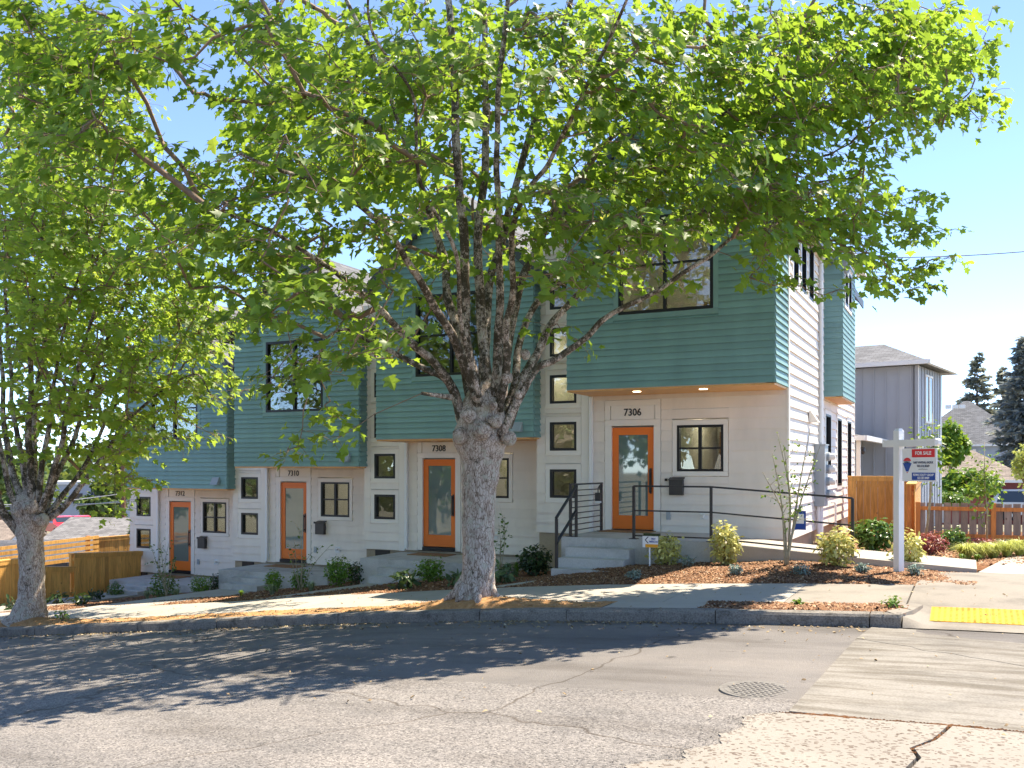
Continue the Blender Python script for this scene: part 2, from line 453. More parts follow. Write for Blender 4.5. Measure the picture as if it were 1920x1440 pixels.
for el, c in zip(_e, [(0.16,0.11,0.06),(0.28,0.20,0.11),(0.38,0.29,0.17),(0.46,0.38,0.24),(0.55,0.48,0.34)]): el.color = (*c, 1)
# ================================================================== the ground
def grid(name, xs, ys, fz, mat, kind='structure', smooth=True, parent=None):
    xs = np.asarray(xs, float); ys = np.asarray(ys, float)
    V = [(x, y, fz(x, y)) for y in ys for x in xs]
    n = len(xs)
    F = [(j*n+i, j*n+i+1, (j+1)*n+i+1, (j+1)*n+i) for j in range(len(ys)-1) for i in range(n-1)]
    o = fast_mesh(name, np.array(V), np.array(F), mat, parent, smooth, at=None if parent else (0, 0, 0))
    if kind and parent is None: o['kind'] = kind
    return o
def frange(a, b, d): return list(np.linspace(a, b, max(2, int(round((b - a) / d)) + 1)))
gx = [-1800, -900, -500, -300, -200, -140] + frange(-100, 30, 2.5) + [45, 70, 120, 250, 600, 1800]
gy = [-900, -300, -120, -60, -30] + frange(-20, 60, 4) + [80, 110, 160, 240, 400, 800, 1500, 3000]
def zground(x, y):
    z = float(zs(x)) - 0.30
    if y > 15: z -= min(1.6, 0.03 * (y - 15))
    if -24 < x < -2.5 and 18 < y < 29: z -= 0.5
    return z
grid('ground', gx, gy, zground, M['soil'])

grid('road', frange(-100, 40, 0.5), frange(-14, CURB + 0.1, 0.4), lambda x, y: zroad(x, y) - (0.03 if (x > -0.8 and y < 10.4) else 0), M['asphalt'])

def slab(name, poly, fz, h, mat, parent=None, thick=0.12, kind='structure'):
    mb = MB(); n = len(poly)
    top = [(x, y, fz(x, y) + h) for x, y in poly]; bot = [(x, y, z - thick) for x, y, z in top]
    mb.add(top + bot, [tuple(range(n)), tuple(range(2*n-1, n-1, -1))] + [(i, n+i, n+(i+1) % n, (i+1) % n) for i in range(n)])
    o = mb.build(name, mat, parent)
    if parent is None and kind: o['kind'] = kind
    return o
def jag(p, q, n, amp, seed):
    rr = random.Random(seed); out = []
    for i in range(n + 1):
        t = i / n; k = amp * math.sin(math.pi * t) if 0 < t < 1 else 0
        out.append((p[0] + (q[0]-p[0])*t + rr.uniform(-1, 1)*k, p[1] + (q[1]-p[1])*t + rr.uniform(-1, 1)*k))
    return out
# concrete of the crossing: a pavement of cast slabs, cracked
crossing = empty('concrete_crossing', (2, 6, zroad(2, 6))); crossing['kind'] = 'structure'
c1 = jag((-1.02, 9.95), (0.5, 8.8), 9, 0.05, 1); c1b = jag((0.5, 8.8), (7, 8.0), 6, 0.05, 2)
slab('slab', [(-1.12, 6.64), (7, 6.64), (7, 7.98)] + list(reversed(c1b))[1:] + list(reversed(c1))[1:] , zroad, 0.012, M['conc_road'], crossing)
slab('slab', [(x, y + 0.018) for x, y in c1] + [(x, y + 0.018) for x, y in c1b][1:] + [(7, 10.83), (-0.95, 10.83)], zroad, 0.012, M['conc_road'], crossing)
left = [(-1.22, 6.59), (-1.40, 6.42), (-1.33, 6.15), (-1.44, 5.92), (-1.36, 5.7), (-1.55, 5.5), (-1.50, 5.32), (-1.72, 5.2), (-1.78, 5.08), (-1.6, 4.95), (-1.66, 4.7), (-1.5, 4.3), (-1.6, 3.6), (-1.4, 2.6), (-1.5, 1.0)]
k1 = jag((-1.38, 6.0), (-0.62, 4.55), 12, 0.035, 3); k1e = jag((-0.62, 4.55), (-0.6, 1.0), 6, 0.05, 4)
k2 = jag((-0.12, 6.59), (-0.62, 4.55), 10, 0.06, 5)
i0 = 3
def rough(pl, seed, amp=0.022):
    rr = random.Random(seed); out = []
    for p, q in zip(pl[:-1], pl[1:]):
        for k in range(5):
            t_ = k / 5; j = amp if k else 0.0
            out.append((p[0] + (q[0]-p[0])*t_ + rr.uniform(-j, j), p[1] + (q[1]-p[1])*t_ + rr.uniform(-j, j)))
    return out + [pl[-1]]
lA, lB = rough(left[:i0], 61), rough(left[i0:], 62)
slab('slab', lA + k1 + list(reversed(k2))[1:], zroad, 0.009, M['agg'], crossing)
slab('slab', [(x + .012, y - .012) for x, y in k1] + [(x-.01, y) for x, y in k1e[1:]] + list(reversed(lB)), zroad, 0.0095, M['agg'], crossing)
slab('slab', [(x + 0.028, y) for x, y in k2] + [(x + .012, y) for x, y in k1e[1:]] + [(7, 1.0), (7, 6.59)], zroad, 0.009, M['agg'], crossing)
# dirt packed in the long joint
mb = MB(); rr = random.Random(9)
for i in range(220):
    x = -1.2 + (i / 220) ** 1.0 * 4.5; y = 6.615 + rr.gauss(0, 0.012); z = zroad(x, y) + 0.010
    r = rr.uniform(0.008, 0.02) * (2.2 if -1.0 < x < -0.7 or -0.2 < x < 0.1 else 1)
    pts = [(x + r*1.6*math.cos(a)*rr.uniform(.6, 1), y + r*0.7*math.sin(a)*rr.uniform(.6, 1), z - 0.006) for a in [k * math.pi/3 for k in range(6)]]
    mb.add(pts + [(x, y, z + 0.003)], [(k, (k+1) % 6, 6) for k in range(6)])
for i in range(140):
    t_ = rr.random(); x, y = -0.12 + (-0.5) * t_ + rr.gauss(0, .02), 6.59 - 2.0 * t_; z = zroad(x, y) + 0.006
    r = rr.uniform(0.008, 0.026)
    pts = [(x + r*math.cos(a)*rr.uniform(.5, 1), y + r*math.sin(a)*rr.uniform(.5, 1), z - 0.006) for a in [k * math.pi/3 for k in range(6)]]
    mb.add(pts + [(x, y, z + 0.002)], [(k, (k+1) % 6, 6) for k in range(6)])
tag(mb.build('joint_dirt', M['mulch'], at=(0, 6.6, zroad(0, 6.6))), 'brown dirt packed in the joints of the concrete crossing', 'dirt', kind='stuff')

# manhole cover
mp = Vector((-1.46, 7.3, 0)); mz = zroad(mp.x, mp.y)
mh = empty('manhole_cover', (mp.x, mp.y, mz), 'round cast iron manhole cover set in the asphalt road', 'manhole cover')
mb = MB()
mb.cyl((mp.x, mp.y, mz - 0.05), (mp.x, mp.y, mz + 0.004), 0.30, 40)
M['iron'] = paint('cast_iron', (0.19, 0.178, 0.165), 0.6, 0.25, 20, 0.4, 60, metal=0.3)
mb.build('frame_ring', M['iron'], mh)
mb = MB(); mb.cyl((mp.x, mp.y, mz), (mp.x, mp.y, mz + 0.006), 0.265, 40)
for i in range(-6, 7):
    for j in range(-6, 7):
        x, y = i * 0.045 + (0.0225 if j % 2 else 0), j * 0.045
        if x*x + y*y < 0.24 ** 2: mb.box(mp.x + x - 0.014, mp.x + x + 0.014, mp.y + y - 0.014, mp.y + y + 0.014, mz + 0.005, mz + 0.011)
mb.build('lid', M['iron'], mh)

# kerb of cast stones
curb = empty('curb', (-10, CURB + 0.08, float(zs(-10)))); curb['kind'] = 'structure'
rr = random.Random(4)
x = -0.72
def curb_piece(x0, x1, j=0.0):
    mb = MB(); pr = [(0.0, -0.20), (0.0, -0.03), (0.02, -0.002), (0.165, 0.006), (0.165, -0.20)]
    n = 5; rows = []
    for xx in np.linspace(x0, x1, n):
        rows.append([(xx, CURB + oy + j + rr.uniform(-.003, .003), float(zs(xx)) + dz + (rr.uniform(-.006, .003) if dz > -0.1 else 0)) for oy, dz in pr])
    vs = [p for r_ in rows for p in r_]; fs = []
    k = len(pr)
    for i in range(n - 1):
        for q in range(k):
            fs.append((i*k+q, i*k+(q+1) % k, (i+1)*k+(q+1) % k, (i+1)*k+q))
    fs += [tuple(range(k)), tuple(reversed(range((n-1)*k, n*k)))]
    mb.add(vs, fs); return mb.build('curb_stone', M['conc_curb'], curb)
for Lc in [0.0]:
    xs_ = [-0.66, -0.98]
    while xs_[-1] > -70: xs_.append(xs_[-1] - rr.choice([1.25, 1.7, 1.9, 2.3]))
    for a, b in zip(xs_[:-1], xs_[1:]):
        curb_piece(b + 0.012, a, rr.uniform(-.006, .006))
# return of the kerb at the ramp
mb = MB()
z0 = float(zs(-0.6))
P = [(-0.65, 10.86), (-0.53, 11.3), (-0.45, 11.85)]
for (ax, ay), (bx, by), h0, h1 in ((P[0], P[1], 0.0, 0.0), (P[1], P[2], 0.0, -0.01)):
    mb.hexa([(ax, ay, z0-.25), (bx, by, z0-.25), (bx-.17, by+.03, z0-.25), (ax-.17, ay+.03, z0-.25)],
            [(ax-0.03, ay, z0+h0-.005), (bx-0.03, by, z0+h1-.005), (bx-.17, by+.03, z0+h1+.004), (ax-.17, ay+.17, z0+h0+.004)])
mb.build('curb_stone', M['conc_old'], curb)

# pavement along the street, slab by slab
walk = empty('sidewalk', (-10, 12.6, float(zs(-10)))); walk['kind'] = 'structure'
edges = [-0.66, -2.05]
while edges[-1] > -75: edges.append(edges[-1] - 1.52)
for i, (b, a) in enumerate(zip(edges[:-1], edges[1:])):
    mt = M['conc_old'] if i < 1 else M['conc_new']
    f = lambda x, y: float(zs(x)) - 0.012 * (13.6 - y)
    slab('slab', [(a + 0.01, 11.7), (b, 11.7), (b, 13.6), (a + 0.01, 13.6)], f, 0.012, mt, walk, 0.15)
# strip walk to the kerb
slab('slab', [(-4.2, 11.02), (-2.95, 11.02), (-2.95, 11.69), (-4.2, 11.69)], lambda x, y: float(zs(x)) - 0.02, 0.01, M['conc_new'], walk, 0.15)
# corner with the ramp
def zcorner(x, y):
    z = float(zs(x)) - 0.012 * max(0, 13.6 - y)
    t_ = max(0.0, min(1.0, (12.5 - y) / 1.25)); k = max(0.0, min(1.0, (x + 0.62) / 0.24))
    zr = zroad(x, CURB) + 0.012
    if y < 10.9: k = 1.0
    return z * (1 - t_ * k) + zr * t_ * k + 0.012 * (1 - t_)
grid('corner_pavement', frange(-0.64, 4, 0.06) + [5, 7, 9], frange(10.84, 15.3, 0.08), zcorner, M['conc_old'])
# tactile pad
tp = empty('tactile_paving', (0.3, 11.7, zcorner(0.3, 11.7)), 'yellow tactile paving pad with raised domes on the corner ramp', 'tactile paving')
M['yellow'] = paint('yellow_tactile', (0.70, 0.36, 0.015), 0.65, 0.28, 5, 0.3)
for px in range(4):
    x0, x1 = -0.39 + px * 0.61, -0.39 + px * 0.61 + 0.605
    mb = MB()
    q = [(x0, 11.32), (x1, 11.32), (x1, 11.98), (x0, 11.98)]
    mb.hexa([(a, b, zcorner(a, b) - .02) for a, b in q], [(a, b, zcorner(a, b) + .006) for a, b in q])
    nx, ny = 10, 11
    for i in range(nx):
        for j in range(ny):
            x, y = x0 + (i + .5) * 0.605 / nx, 11.32 + (j + .5) * 0.66 / ny; z = zcorner(x, y) + 0.005
            r = 0.018
            mb.hexa([(x-r, y-r, z), (x+r, y-r, z), (x+r, y+r, z), (x-r, y+r, z)], [(x-r*.55, y-r*.55, z+.008), (x+r*.55, y-r*.55, z+.008), (x+r*.55, y+r*.55, z+.008), (x-r*.55, y+r*.55, z+.008)])
    mb.build('pad', M['yellow'], tp)
# side pavement
swalk = empty('side_sidewalk', (1, 20, -1.6)); swalk['kind'] = 'structure'
y = 15.31
while y < 60:
    e0, e1 = 0.14 * (y - 15.3), 0.14 * (y + 1.51 - 15.3)
    slab('slab', [(0.12 + e0, y), (2.0 + e0, y), (2.0 + e1, y + 1.51), (0.12 + e1, y + 1.51)], lambda x, yy: float(zs(0)) + 0.02 - 0.02 * (yy - 15.3), 0.0, M['conc_new'], swalk, 0.15); y += 1.52

# planting strip and beds
def znoise(x, y, a, f): return a * mnoise.noise(Vector((x * f, y * f, 1.7)))
def zstrip(x, y):
    z = float(zs(x)) - 0.005 + znoise(x, y, 0.018, 2.2) + znoise(x, y, 0.008, 9)
    for tx, r_ in ((-6.2, 1.0), (-15.6, 1.1)):
        d = math.hypot(x - tx, (y - 11.4) * 1.4); z += 0.13 * math.exp(-(d / r_) ** 2) * max(0.0, math.sin(math.pi * (y - 11.0) / 0.74)) ** 0.5
    return z
grid('planting_strip', frange(-60, -16, 0.4)[:-1] + frange(-16, -4.2, 0.08), frange(11.0, 11.74, 0.06), zstrip, M['dirt'])
grid('planting_strip', frange(-2.95, -0.62, 0.06), frange(11.0, 11.72, 0.06), zstrip, M['mulch'])
def zmulch(x, y): return zbed(x, y) - 0.015 + znoise(x, y, 0.03, 1.4) + znoise(x, y, 0.012, 7)
grid('planting_bed', frange(-30, 0.12, 0.12), frange(13.58, 19.2, 0.12), zmulch, M['mulch'])
grid('planting_bed', frange(-3.2, 2.2, 0.12), frange(19.2, 30, 0.24), zmulch, M['mulch'])
grid('planting_bed', frange(0.12, 1.2, 0.12), frange(16.0, 19.2, 0.12), zmulch, M['mulch'])
# loose bark chips
M['clod'] = chips_mat(); M['clod'].name = 'dirt_crumbs'
for el, c in zip([n for n in M['clod'].node_tree.nodes if n.type == 'VALTORGB'][0].color_ramp.elements, [(0.30,0.17,0.08),(0.42,0.25,0.12),(0.5,0.31,0.16),(0.56,0.37,0.2),(0.62,0.45,0.28)]): el.color = (*c, 1)
def chips(name, n, region, zf, mat, size, label, cat, seed, clump=None):
    g = np.random.default_rng(seed)
    P_ = []
    while len(P_) < n:
        x, y = g.uniform(region[0], region[1]), g.uniform(region[2], region[3])
        if clump and not clump(x, y, g): continue
        P_.append((x, y, zf(x, y)))
    P_ = np.array(P_); n = len(P_)
    L = g.uniform(0.5, 1.5, n) * size; Wd = L * g.uniform(0.25, 0.6, n)
    a = g.uniform(0, 2*np.pi, n); tx, ty = g.normal(0, .35, n), g.normal(0, .35, n)
    ux = np.stack([np.cos(a), np.sin(a), tx], 1) * L[:, None] / 2; uy = np.stack([-np.sin(a), np.cos(a), ty], 1) * Wd[:, None] / 2
    up = np.array([0, 0, 1.0]) * (L * (0.2 + 0.2 * g.random(n)))[:, None]
    c = P_ + np.array([0, 0, 0.004])
    V = np.stack([c - ux - uy, c + ux - uy * .6, c + ux * .8 + uy, c - ux + uy * .7, c + up], 1).reshape(-1, 3)
    b = np.arange(n)[:, None] * 5
    F = np.concatenate([b + np.array([[i, (i + 1) % 4, 4]]) for i in range(4)], 0)
    o = fast_mesh(name, V, F, mat, attr=np.repeat(g.random(n) ** 1.2, 5))
    return tag(o, label, cat, kind='stuff')
chips('bark_chips', 30000, (-8, 0.1, 13.62, 15.5), zmulch, M['chips'], 0.036, 'loose brown bark chips over the planting beds', 'bark chips', 1)
chips('bark_chips', 14000, (-22, -8, 13.62, 17.6), zmulch, M['chips'], 0.042, 'loose dark bark chips over the shaded beds by the far steps', 'bark chips', 2)
chips('bark_chips', 1800, (-2.95, -0.75, 11.03, 11.7), zstrip, M['chips'], 0.045, 'bark chips filling the strip between kerb and pavement', 'bark chips', 3)
chips('bark_chips', 5000, (-2.5, 1.0, 17.0, 23), zmulch, M['chips'], 0.06, 'bark chips in the bed along the side fence', 'bark chips', 4)
chips('dry_litter', 1500, (-16, -1.0, 10.2, 10.9), lambda x, y: zroad(x, y) + 0.002, M['litter'], 0.036, 'dry leaf litter gathered in the gutter along the kerb', 'leaf litter', 5,
      lambda x, y, g: g.random() < math.exp(-(10.86 - y) * 14) * (0.5 + 0.5 * math.sin(x * 2.1) * math.sin(x * 0.63)) + 0.03)
chips('dry_litter', 350, (-14, 3.0, 6, 13.4), lambda x, y: (zroad(x, y) + 0.014 if y < 10.8 else float(zs(x)) + 0.008), M['litter'], 0.03, 'scattered dry leaf bits on road and pavement', 'leaf litter', 6)
chips('dirt_clods', 1500, (-16, -4.25, 11.02, 11.72), zstrip, M['clod'], 0.03, 'crumbs of sandy soil and leaf bits on the planting strip', 'soil crumbs', 7)

# gravel crumbled off the ragged edge of the asphalt
M['grit'] = chips_mat(); M['grit'].name = 'asphalt_grit'
for el, c in zip([n for n in M['grit'].node_tree.nodes if n.type == 'VALTORGB'][0].color_ramp.elements, [(0.12,0.112,0.105),(0.17,0.16,0.15),(0.21,0.195,0.18),(0.26,0.245,0.225),(0.32,0.3,0.27)]): el.color = (*c, 1)
_E = np.array(lA + lB)
def _near(x, y, g): return g.random() < math.exp(-float(np.min(np.hypot(_E[:, 0] - x, _E[:, 1] - y))) * 22)
chips('asphalt_grit', 900, (-2.0, -0.9, 3.8, 6.7), lambda x, y: zroad(x, y) + 0.004, M['grit'], 0.013, 'loose dark grit along the ragged edge of the asphalt', 'grit', 12, _near)
# ================================================================== siding, windows, doors
def segs(a0, a1, cuts):
    out = [(a0, a1)]
    for c0, c1 in cuts:
        nx = []
        for s0, s1 in out:
            if c1 <= s0 or c0 >= s1: nx.append((s0, s1)); continue
            if c0 > s0: nx.append((s0, c0))
            if c1 < s1: nx.append((c1, s1))
        out = nx
    return [s for s in out if s[1] - s[0] > 0.03]

def lap_wall(root, W, L, z0, z1, e, openings, mat, span=None, thick=0.14, tb=0.034, maxlen=3.7, seed=0, name='siding_board', wname='wall'):
    """a wall panel with real openings and lapped boards on it. span(z)->(a0,a1) trims for gables"""
    mb = MB()
    za = sorted(set([z0, z1] + [min(max(z, z0), z1) for o in openings for z in o[2:4]]))
    if span is None:
        for b0, b1 in zip(za[:-1], za[1:]):
            zm = (b0 + b1) / 2
            for s0, s1 in segs(0, L, [(o[0], o[1]) for o in openings if o[2] < zm < o[3]]):
                mb.wbox(W, s0, s1, -thick, 0, b0, b1)
    else:
        k0, k1 = span(z1 - 0.001)
        zb = z0
        for b0, b1 in zip(za[:-1], za[1:]):
            zm = (b0 + b1) / 2
            A0, A1 = span(b0 + 1e-3); B0, B1 = span(b1 - 1e-3)
            cuts = [(o[0], o[1]) for o in openings if o[2] < zm < o[3]]
            if cuts:
                for s0, s1 in segs(A0, A1, cuts): mb.wbox(W, s0, s1, -thick, 0, b0, b1)
            else:
                mb.hexa([W.p(A0, 0, b0), W.p(A1, 0, b0), W.p(A1, -thick, b0), W.p(A0, -thick, b0)], [W.p(B0, 0, b1), W.p(B1, 0, b1), W.p(B1, -thick, b1), W.p(B0, -thick, b1)])
    wall = mb.build(wname, M['backing'], root)
    rr = random.Random(seed)
    z = z0
    while z < z1 - 0.02:
        h = min(e, z1 - z); zm = z + h / 2
        a0, a1 = (0, L) if span is None else span(min(z + h * 0.6, z1))
        cuts = []; pieces = []
        for o in openings:
            if o[2] < z + h - 0.005 and o[3] > z + 0.005:
                cuts.append((o[0], o[1]))
                for b0, b1 in ((z, o[2]), (o[3], z + h)):
                    if b1 - b0 > 0.02:
                        if span is None or b1 <= z + h: pieces.append((max(a0, o[0]), min(a1, o[1]), b0, b1 - b0))
        for q0, q1, zq, hq in pieces:
            if q1 - q0 < 0.03: continue
            ln = round(q1 - q0, 3); hh = round(hq - 0.012, 3)
            def mk(m, ln=ln, hh=hh):
                m.add([(0,0,.009),(ln,0,.009),(ln,-tb,.009),(0,-tb,.009),(0,0,hh+.012),(ln,0,hh+.012),(ln,-.004,hh+.012),(0,-.004,hh+.012)],
                      [(0,1,2,3),(4,7,6,5),(3,2,6,7),(1,5,6,2),(0,3,7,4),(0,4,5,1)])
            mesh_obj(('lap', ln, hh, tb), mk, name, mat, wall, W.p(q0, 0.001, zq), W.ang)
        for s0, s1 in segs(a0, a1, cuts):
            parts = [(s0, s1)]
            while parts[-1][1] - parts[-1][0] > maxlen:
                q0, q1 = parts.pop(); c = q0 + rr.uniform(1.6, maxlen); parts += [(q0, c - 0.002), (c + 0.002, q1)]
            for q0, q1 in parts:
                ln = round(q1 - q0, 3); hh = round(h, 3)
                def mk(m, ln=ln, hh=hh):
                    m.add([(0,0,.009),(ln,0,.009),(ln,-tb,.009),(0,-tb,.009),(0,0,hh+.012),(ln,0,hh+.012),(ln,-.004,hh+.012),(0,-.004,hh+.012)],
                          [(0,1,2,3),(4,7,6,5),(3,2,6,7),(1,5,6,2),(0,3,7,4),(0,4,5,1)])
                mesh_obj(('lap', ln, hh, tb), mk, name, mat, wall, W.p(q0, 0.001, z), W.ang)
        z += e
    return wall

def window(root, W, a0, a1, z0, z1, cols=2, rows=2, trim=0.09, tmat=None, out=0.03, ft=0.045, headless=False, name='window', slider=True):
    """black framed window set in an opening: frame > pane, trim_board"""
    f = MB(); o0, o1 = -0.08, out + 0.004
    for b in ((a0, a1, z0, z0 + ft), (a0, a1, z1 - ft, z1), (a0, a0 + ft, z0 + ft, z1 - ft), (a1 - ft, a1, z0 + ft, z1 - ft)):
        f.wbox(W, b[0], b[1], o0, o1, b[2], b[3])
    ca = [a0 + ft + (a1 - a0 - 2*ft) * i / cols for i in range(cols + 1)]; cz = [z0 + ft + (z1 - z0 - 2*ft) * i / rows for i in range(rows + 1)]
    mw = 0.034 if slider else 0.02
    for i in range(1, cols): f.wbox(W, ca[i] - mw, ca[i] + mw * 0.7, -0.05, o1 - 0.012, z0 + ft, z1 - ft)
    for j in range(1, rows): f.wbox(W, a0 + ft, a1 - ft, -0.045, o1 - 0.02, cz[j] - 0.017, cz[j] + 0.017)
    fr = f.build(name, M['black'], root)
    for i in range(cols):
        for j in range(rows):
            MB().wbox(W, ca[i] + (mw*.7 if i else 0), ca[i+1] - (mw if i < cols-1 else 0), -0.035, -0.028, cz[j] + (.017 if j else 0), cz[j+1] - (.017 if j < rows-1 else 0)).build('pane', M['glass'], fr)
    tm = tmat or M['trim']
    if trim:
        for b in ((a0 - trim, a1 + trim, z0 - trim, z0 - 0.002), (a0 - trim, a1 + trim, z1 + 0.002, z1 + trim), (a0 - trim, a0 - 0.002, z0, z1), (a1 + 0.002, a1 + trim, z0, z1)):
            MB().wbox(W, b[0], b[1], -0.02, out, b[2], b[3]).build('trim_board', tm, fr)
        MB().wbox(W, a0 - trim - 0.015, a1 + trim + 0.015, -0.01, out + 0.02, z1 + trim + 0.001, z1 + trim + 0.014).build('drip_cap', tm, fr)
    return fr

def roof_uv(o, verts_dirs):
    me = o.data; uv = me.uv_layers.new(name='UVMap')
    for p in me.polygons:
        n = p.normal; h = Vector((-n.y, n.x, 0))
        h = h.normalized() if h.length > 1e-4 else Vector((1, 0, 0)); g = n.cross(h)
        for li in p.loop_indices:
            c = me.vertices[me.loops[li].vertex_index].co
            uv.data[li].uv = (c.dot(h), c.dot(g))

def room(root, x0, x1, y0, y1, z0, z1, wood=(), lamp=None, power=18):
    """the room seen through a window"""
    mb = MB(); t = 0.05
    mb.box(x0, x1, y1, y1 + t, z0, z1); mb.box(x0 - t, x0, y0, y1 + t, z0, z1); mb.box(x1, x1 + t, y0, y1 + t, z0, z1)
    mb.box(x0 - t, x1 + t, y0, y1 + t, z0 - t, z0); mb.box(x0 - t, x1 + t, y0, y1 + t, z1, z1 + t)
    rm = mb.build('interior', M['room'], root)
    for wx0, wx1, wz1 in wood:
        MB().box(wx0, wx1, y1 - 0.5, y1 - 0.01, z0 + 0.01, z0 + wz1).build('cabinet', M['roomwood'], rm)
    if lamp:
        m = MB().sphere(lamp, 0.14, 0.14, 0.06).build('ceiling_lamp_or_fill', M['lamp'], rm, True)  # real upstairs in the end house; elsewhere added to light the rooms
        l = bpy.data.lights.new('room_light', 'POINT'); l.energy = power; l.color = (1, 0.88, 0.7); l.shadow_soft_size = 0.15
        lo = bpy.data.objects.new('room_light', l); COL.objects.link(lo); lo.parent = root; lo.location = Vector(lamp) - Vector((0, 0, 0.15)) - org(root)
    return rm

ZD = [-1.25, -1.86, -2.45, -3.08]; ZSOF = [1.45, 0.60, 0.0, -0.61]
NUM = ['7306', '7308', '7310', '7312']
LAB = ['end townhouse numbered 7306 with orange door and white lap siding down its sunny side',
       'townhouse numbered 7308 half hidden behind the big maple trunk',
       'townhouse numbered 7310 with orange door, second from the left end of the row',
       'townhouse numbered 7312 at the low left end of the row by the cedar fence']
UNITS = []
def townhouse(i):
    dx, dy = -5.0 * i, 0.93 * i
    zd, zf = ZD[i], ZSOF[i]; ze = zf + 3.42
    X = lambda x: x + dx
    Y = lambda y: y + dy
    root = empty('townhouse', (X(-5.0), Y(17.57), zd - 0.35), LAB[i], 'house', 'row of teal and white townhouses')
    UNITS.append(root)
    xl, xr, yf, ye = X(-6.87), X(-3.0), Y(16.34), Y(17.57)
    wd = xr - xl; xm = (xl + xr) / 2; rise = 1.8
    ybk = Y(28.6)
    zb = zd - 0.10                         # bottom of siding
    # --- teal upper storey
    Wf = Wall((xl, yf), 0)
    bw0, bw1, bz0, bz1 = X(-5.83) - xl, X(-4.06) - xl, zf + 1.36, zf + 3.12
    span = lambda z: (0.0, wd) if z <= ze else ((z - ze) / rise * wd / 2, wd - (z - ze) / rise * wd / 2)
    op = [(bw0, bw1, bz0, bz1)]
    optrim = [(bw0 - .1, bw1 + .1, bz0 - .1, bz1 + .1)]
    lap_wall(root, Wf, wd, zf, ze + rise - 0.02, 0.121, optrim, M['teal'], span, name='teal_siding_board', seed=i, tb=0.036, maxlen=4.5)
    window(root, Wf, bw0, bw1, bz0, bz1, 2, 2, 0.1, M['teal'], 0.028, 0.055)
    Wr = Wall((xr, yf), 90)
    lap_wall(root, Wr, 1.23 if i == 0 else 1.2, zf, ze, 0.121, [], M['teal'], name='teal_siding_board', seed=i + 9, tb=0.036)
    MB().box(xl, xl + 0.1, yf + 0.14, ye, zf, ze).build('wall', M['backing'], root)
    # soffit with the two downlights
    sf = MB().box(xl + 0.002, xr - 0.002, yf + 0.005, ye, zf - 0.03, zf - 0.001).build('soffit', M['cedar_soffit'], root)
    for lx in (X(-5.62), X(-4.35)):
        MB().cyl((lx, yf + 0.42, zf - 0.036), (lx, yf + 0.42, zf - 0.028), 0.075, 20).build('downlight', M['lamp'] if i == 0 else M['trim'], sf)
    # --- entry wall
    We = Wall((xl - 0.0, ye), 0)
    dA0, dA1 = X(-6.41) - xl, X(-5.54) - xl
    wA0, wA1, wz0, wz1 = X(-5.07) - xl, X(-4.17) - xl, zd + 1.16, zd + 2.05
    ztop = zf - 0.03
    door_top = zd + 2.06
    opens = [(dA0 - 0.15, dA1 + 0.15, zb - 0.1, (door_top + 0.51 if i == 0 else ztop)), (wA0 - 0.1, wA1 + 0.1, wz0 - 0.1, wz1 + 0.12)]
    lap_wall(root, We, wd - (0.0 if i == 0 else 0.0), zb, ztop, 0.205, opens, M['white'], name='white_siding_board', seed=i + 20)
    window(root, We, wA0, wA1, wz0, wz1, 2, 2, 0.09, M['trim'], 0.03, 0.045)
    # door: frame boards, leaf, glass
    d = MB()
    d.wbox(We, dA0, dA1, -0.06, -0.015, zd + 0.01, zd + 0.28); d.wbox(We, dA0, dA1, -0.06, -0.015, zd + 1.88, zd + 2.03)
    d.wbox(We, dA0, dA0 + 0.13, -0.06, -0.015, zd + 0.28, zd + 1.88); d.wbox(We, dA1 - 0.13, dA1, -0.06, -0.015, zd + 0.28, zd + 1.88)
    door = d.build('door', M['orange'], root)
    MB().wbox(We, dA0 + 0.128, dA1 - 0.128, -0.045, -0.03, zd + 0.278, zd + 1.882).build('glass_panel', M['frosted'], door)
    h = MB(); h.wbox(We, dA1 - 0.085, dA1 - 0.05, -0.012, 0.0, zd + 0.72, zd + 1.22); h.wbox(We, dA1 - 0.082, dA1 - 0.058, 0.0, 0.045, zd + 0.78, zd + 0.81)
    h.wbox(We, dA1 - 0.082, dA1 - 0.058, 0.0, 0.045, zd + 1.13, zd + 1.16); h.wbox(We, dA1 - 0.084, dA1 - 0.056, 0.045, 0.06, zd + 0.74, zd + 1.2)
    h.build('handle', M['rail'], door)
    for b in ((dA0 - 0.14, dA0 - 0.003, zd - 0.08, door_top), (dA1 + 0.003, dA1 + 0.14, zd - 0.08, door_top)):
        MB().wbox(We, b[0], b[1], -0.1, 0.03, b[2], b[3]).build('door_trim', M['trim'], door)
    MB().wbox(We, dA0 - 0.14, dA1 + 0.14, -0.1, 0.03, door_top + 0.002, door_top + 0.12).build('door_trim', M['trim'], door)
    pz0, pz1 = (door_top + 0.125, door_top + 0.40) if i == 0 else (door_top + 0.125, ztop - 0.004)
    pn = MB().wbox(We, dA0 - 0.02, dA1 + 0.02, -0.03, 0.016, pz0, pz1).build('number_panel', M['trim'], door)
    MB().wbox(We, dA0 - 0.14, dA0 - 0.03, -0.1, 0.03, pz0, pz1).build('door_trim', M['trim'], door)
    MB().wbox(We, dA1 + 0.03, dA1 + 0.14, -0.1, 0.03, pz0, pz1).build('door_trim', M['trim'], door)
    if i == 0: MB().wbox(We, dA0 - 0.14, dA1 + 0.14, -0.1, 0.032, pz1 + 0.002, pz1 + 0.11).build('door_trim', M['trim'], door)
    MB().wbox(We, dA0, dA1, -0.1, 0.05, zd - 0.075, zd - 0.002).build('door_sill', M['black'], door)
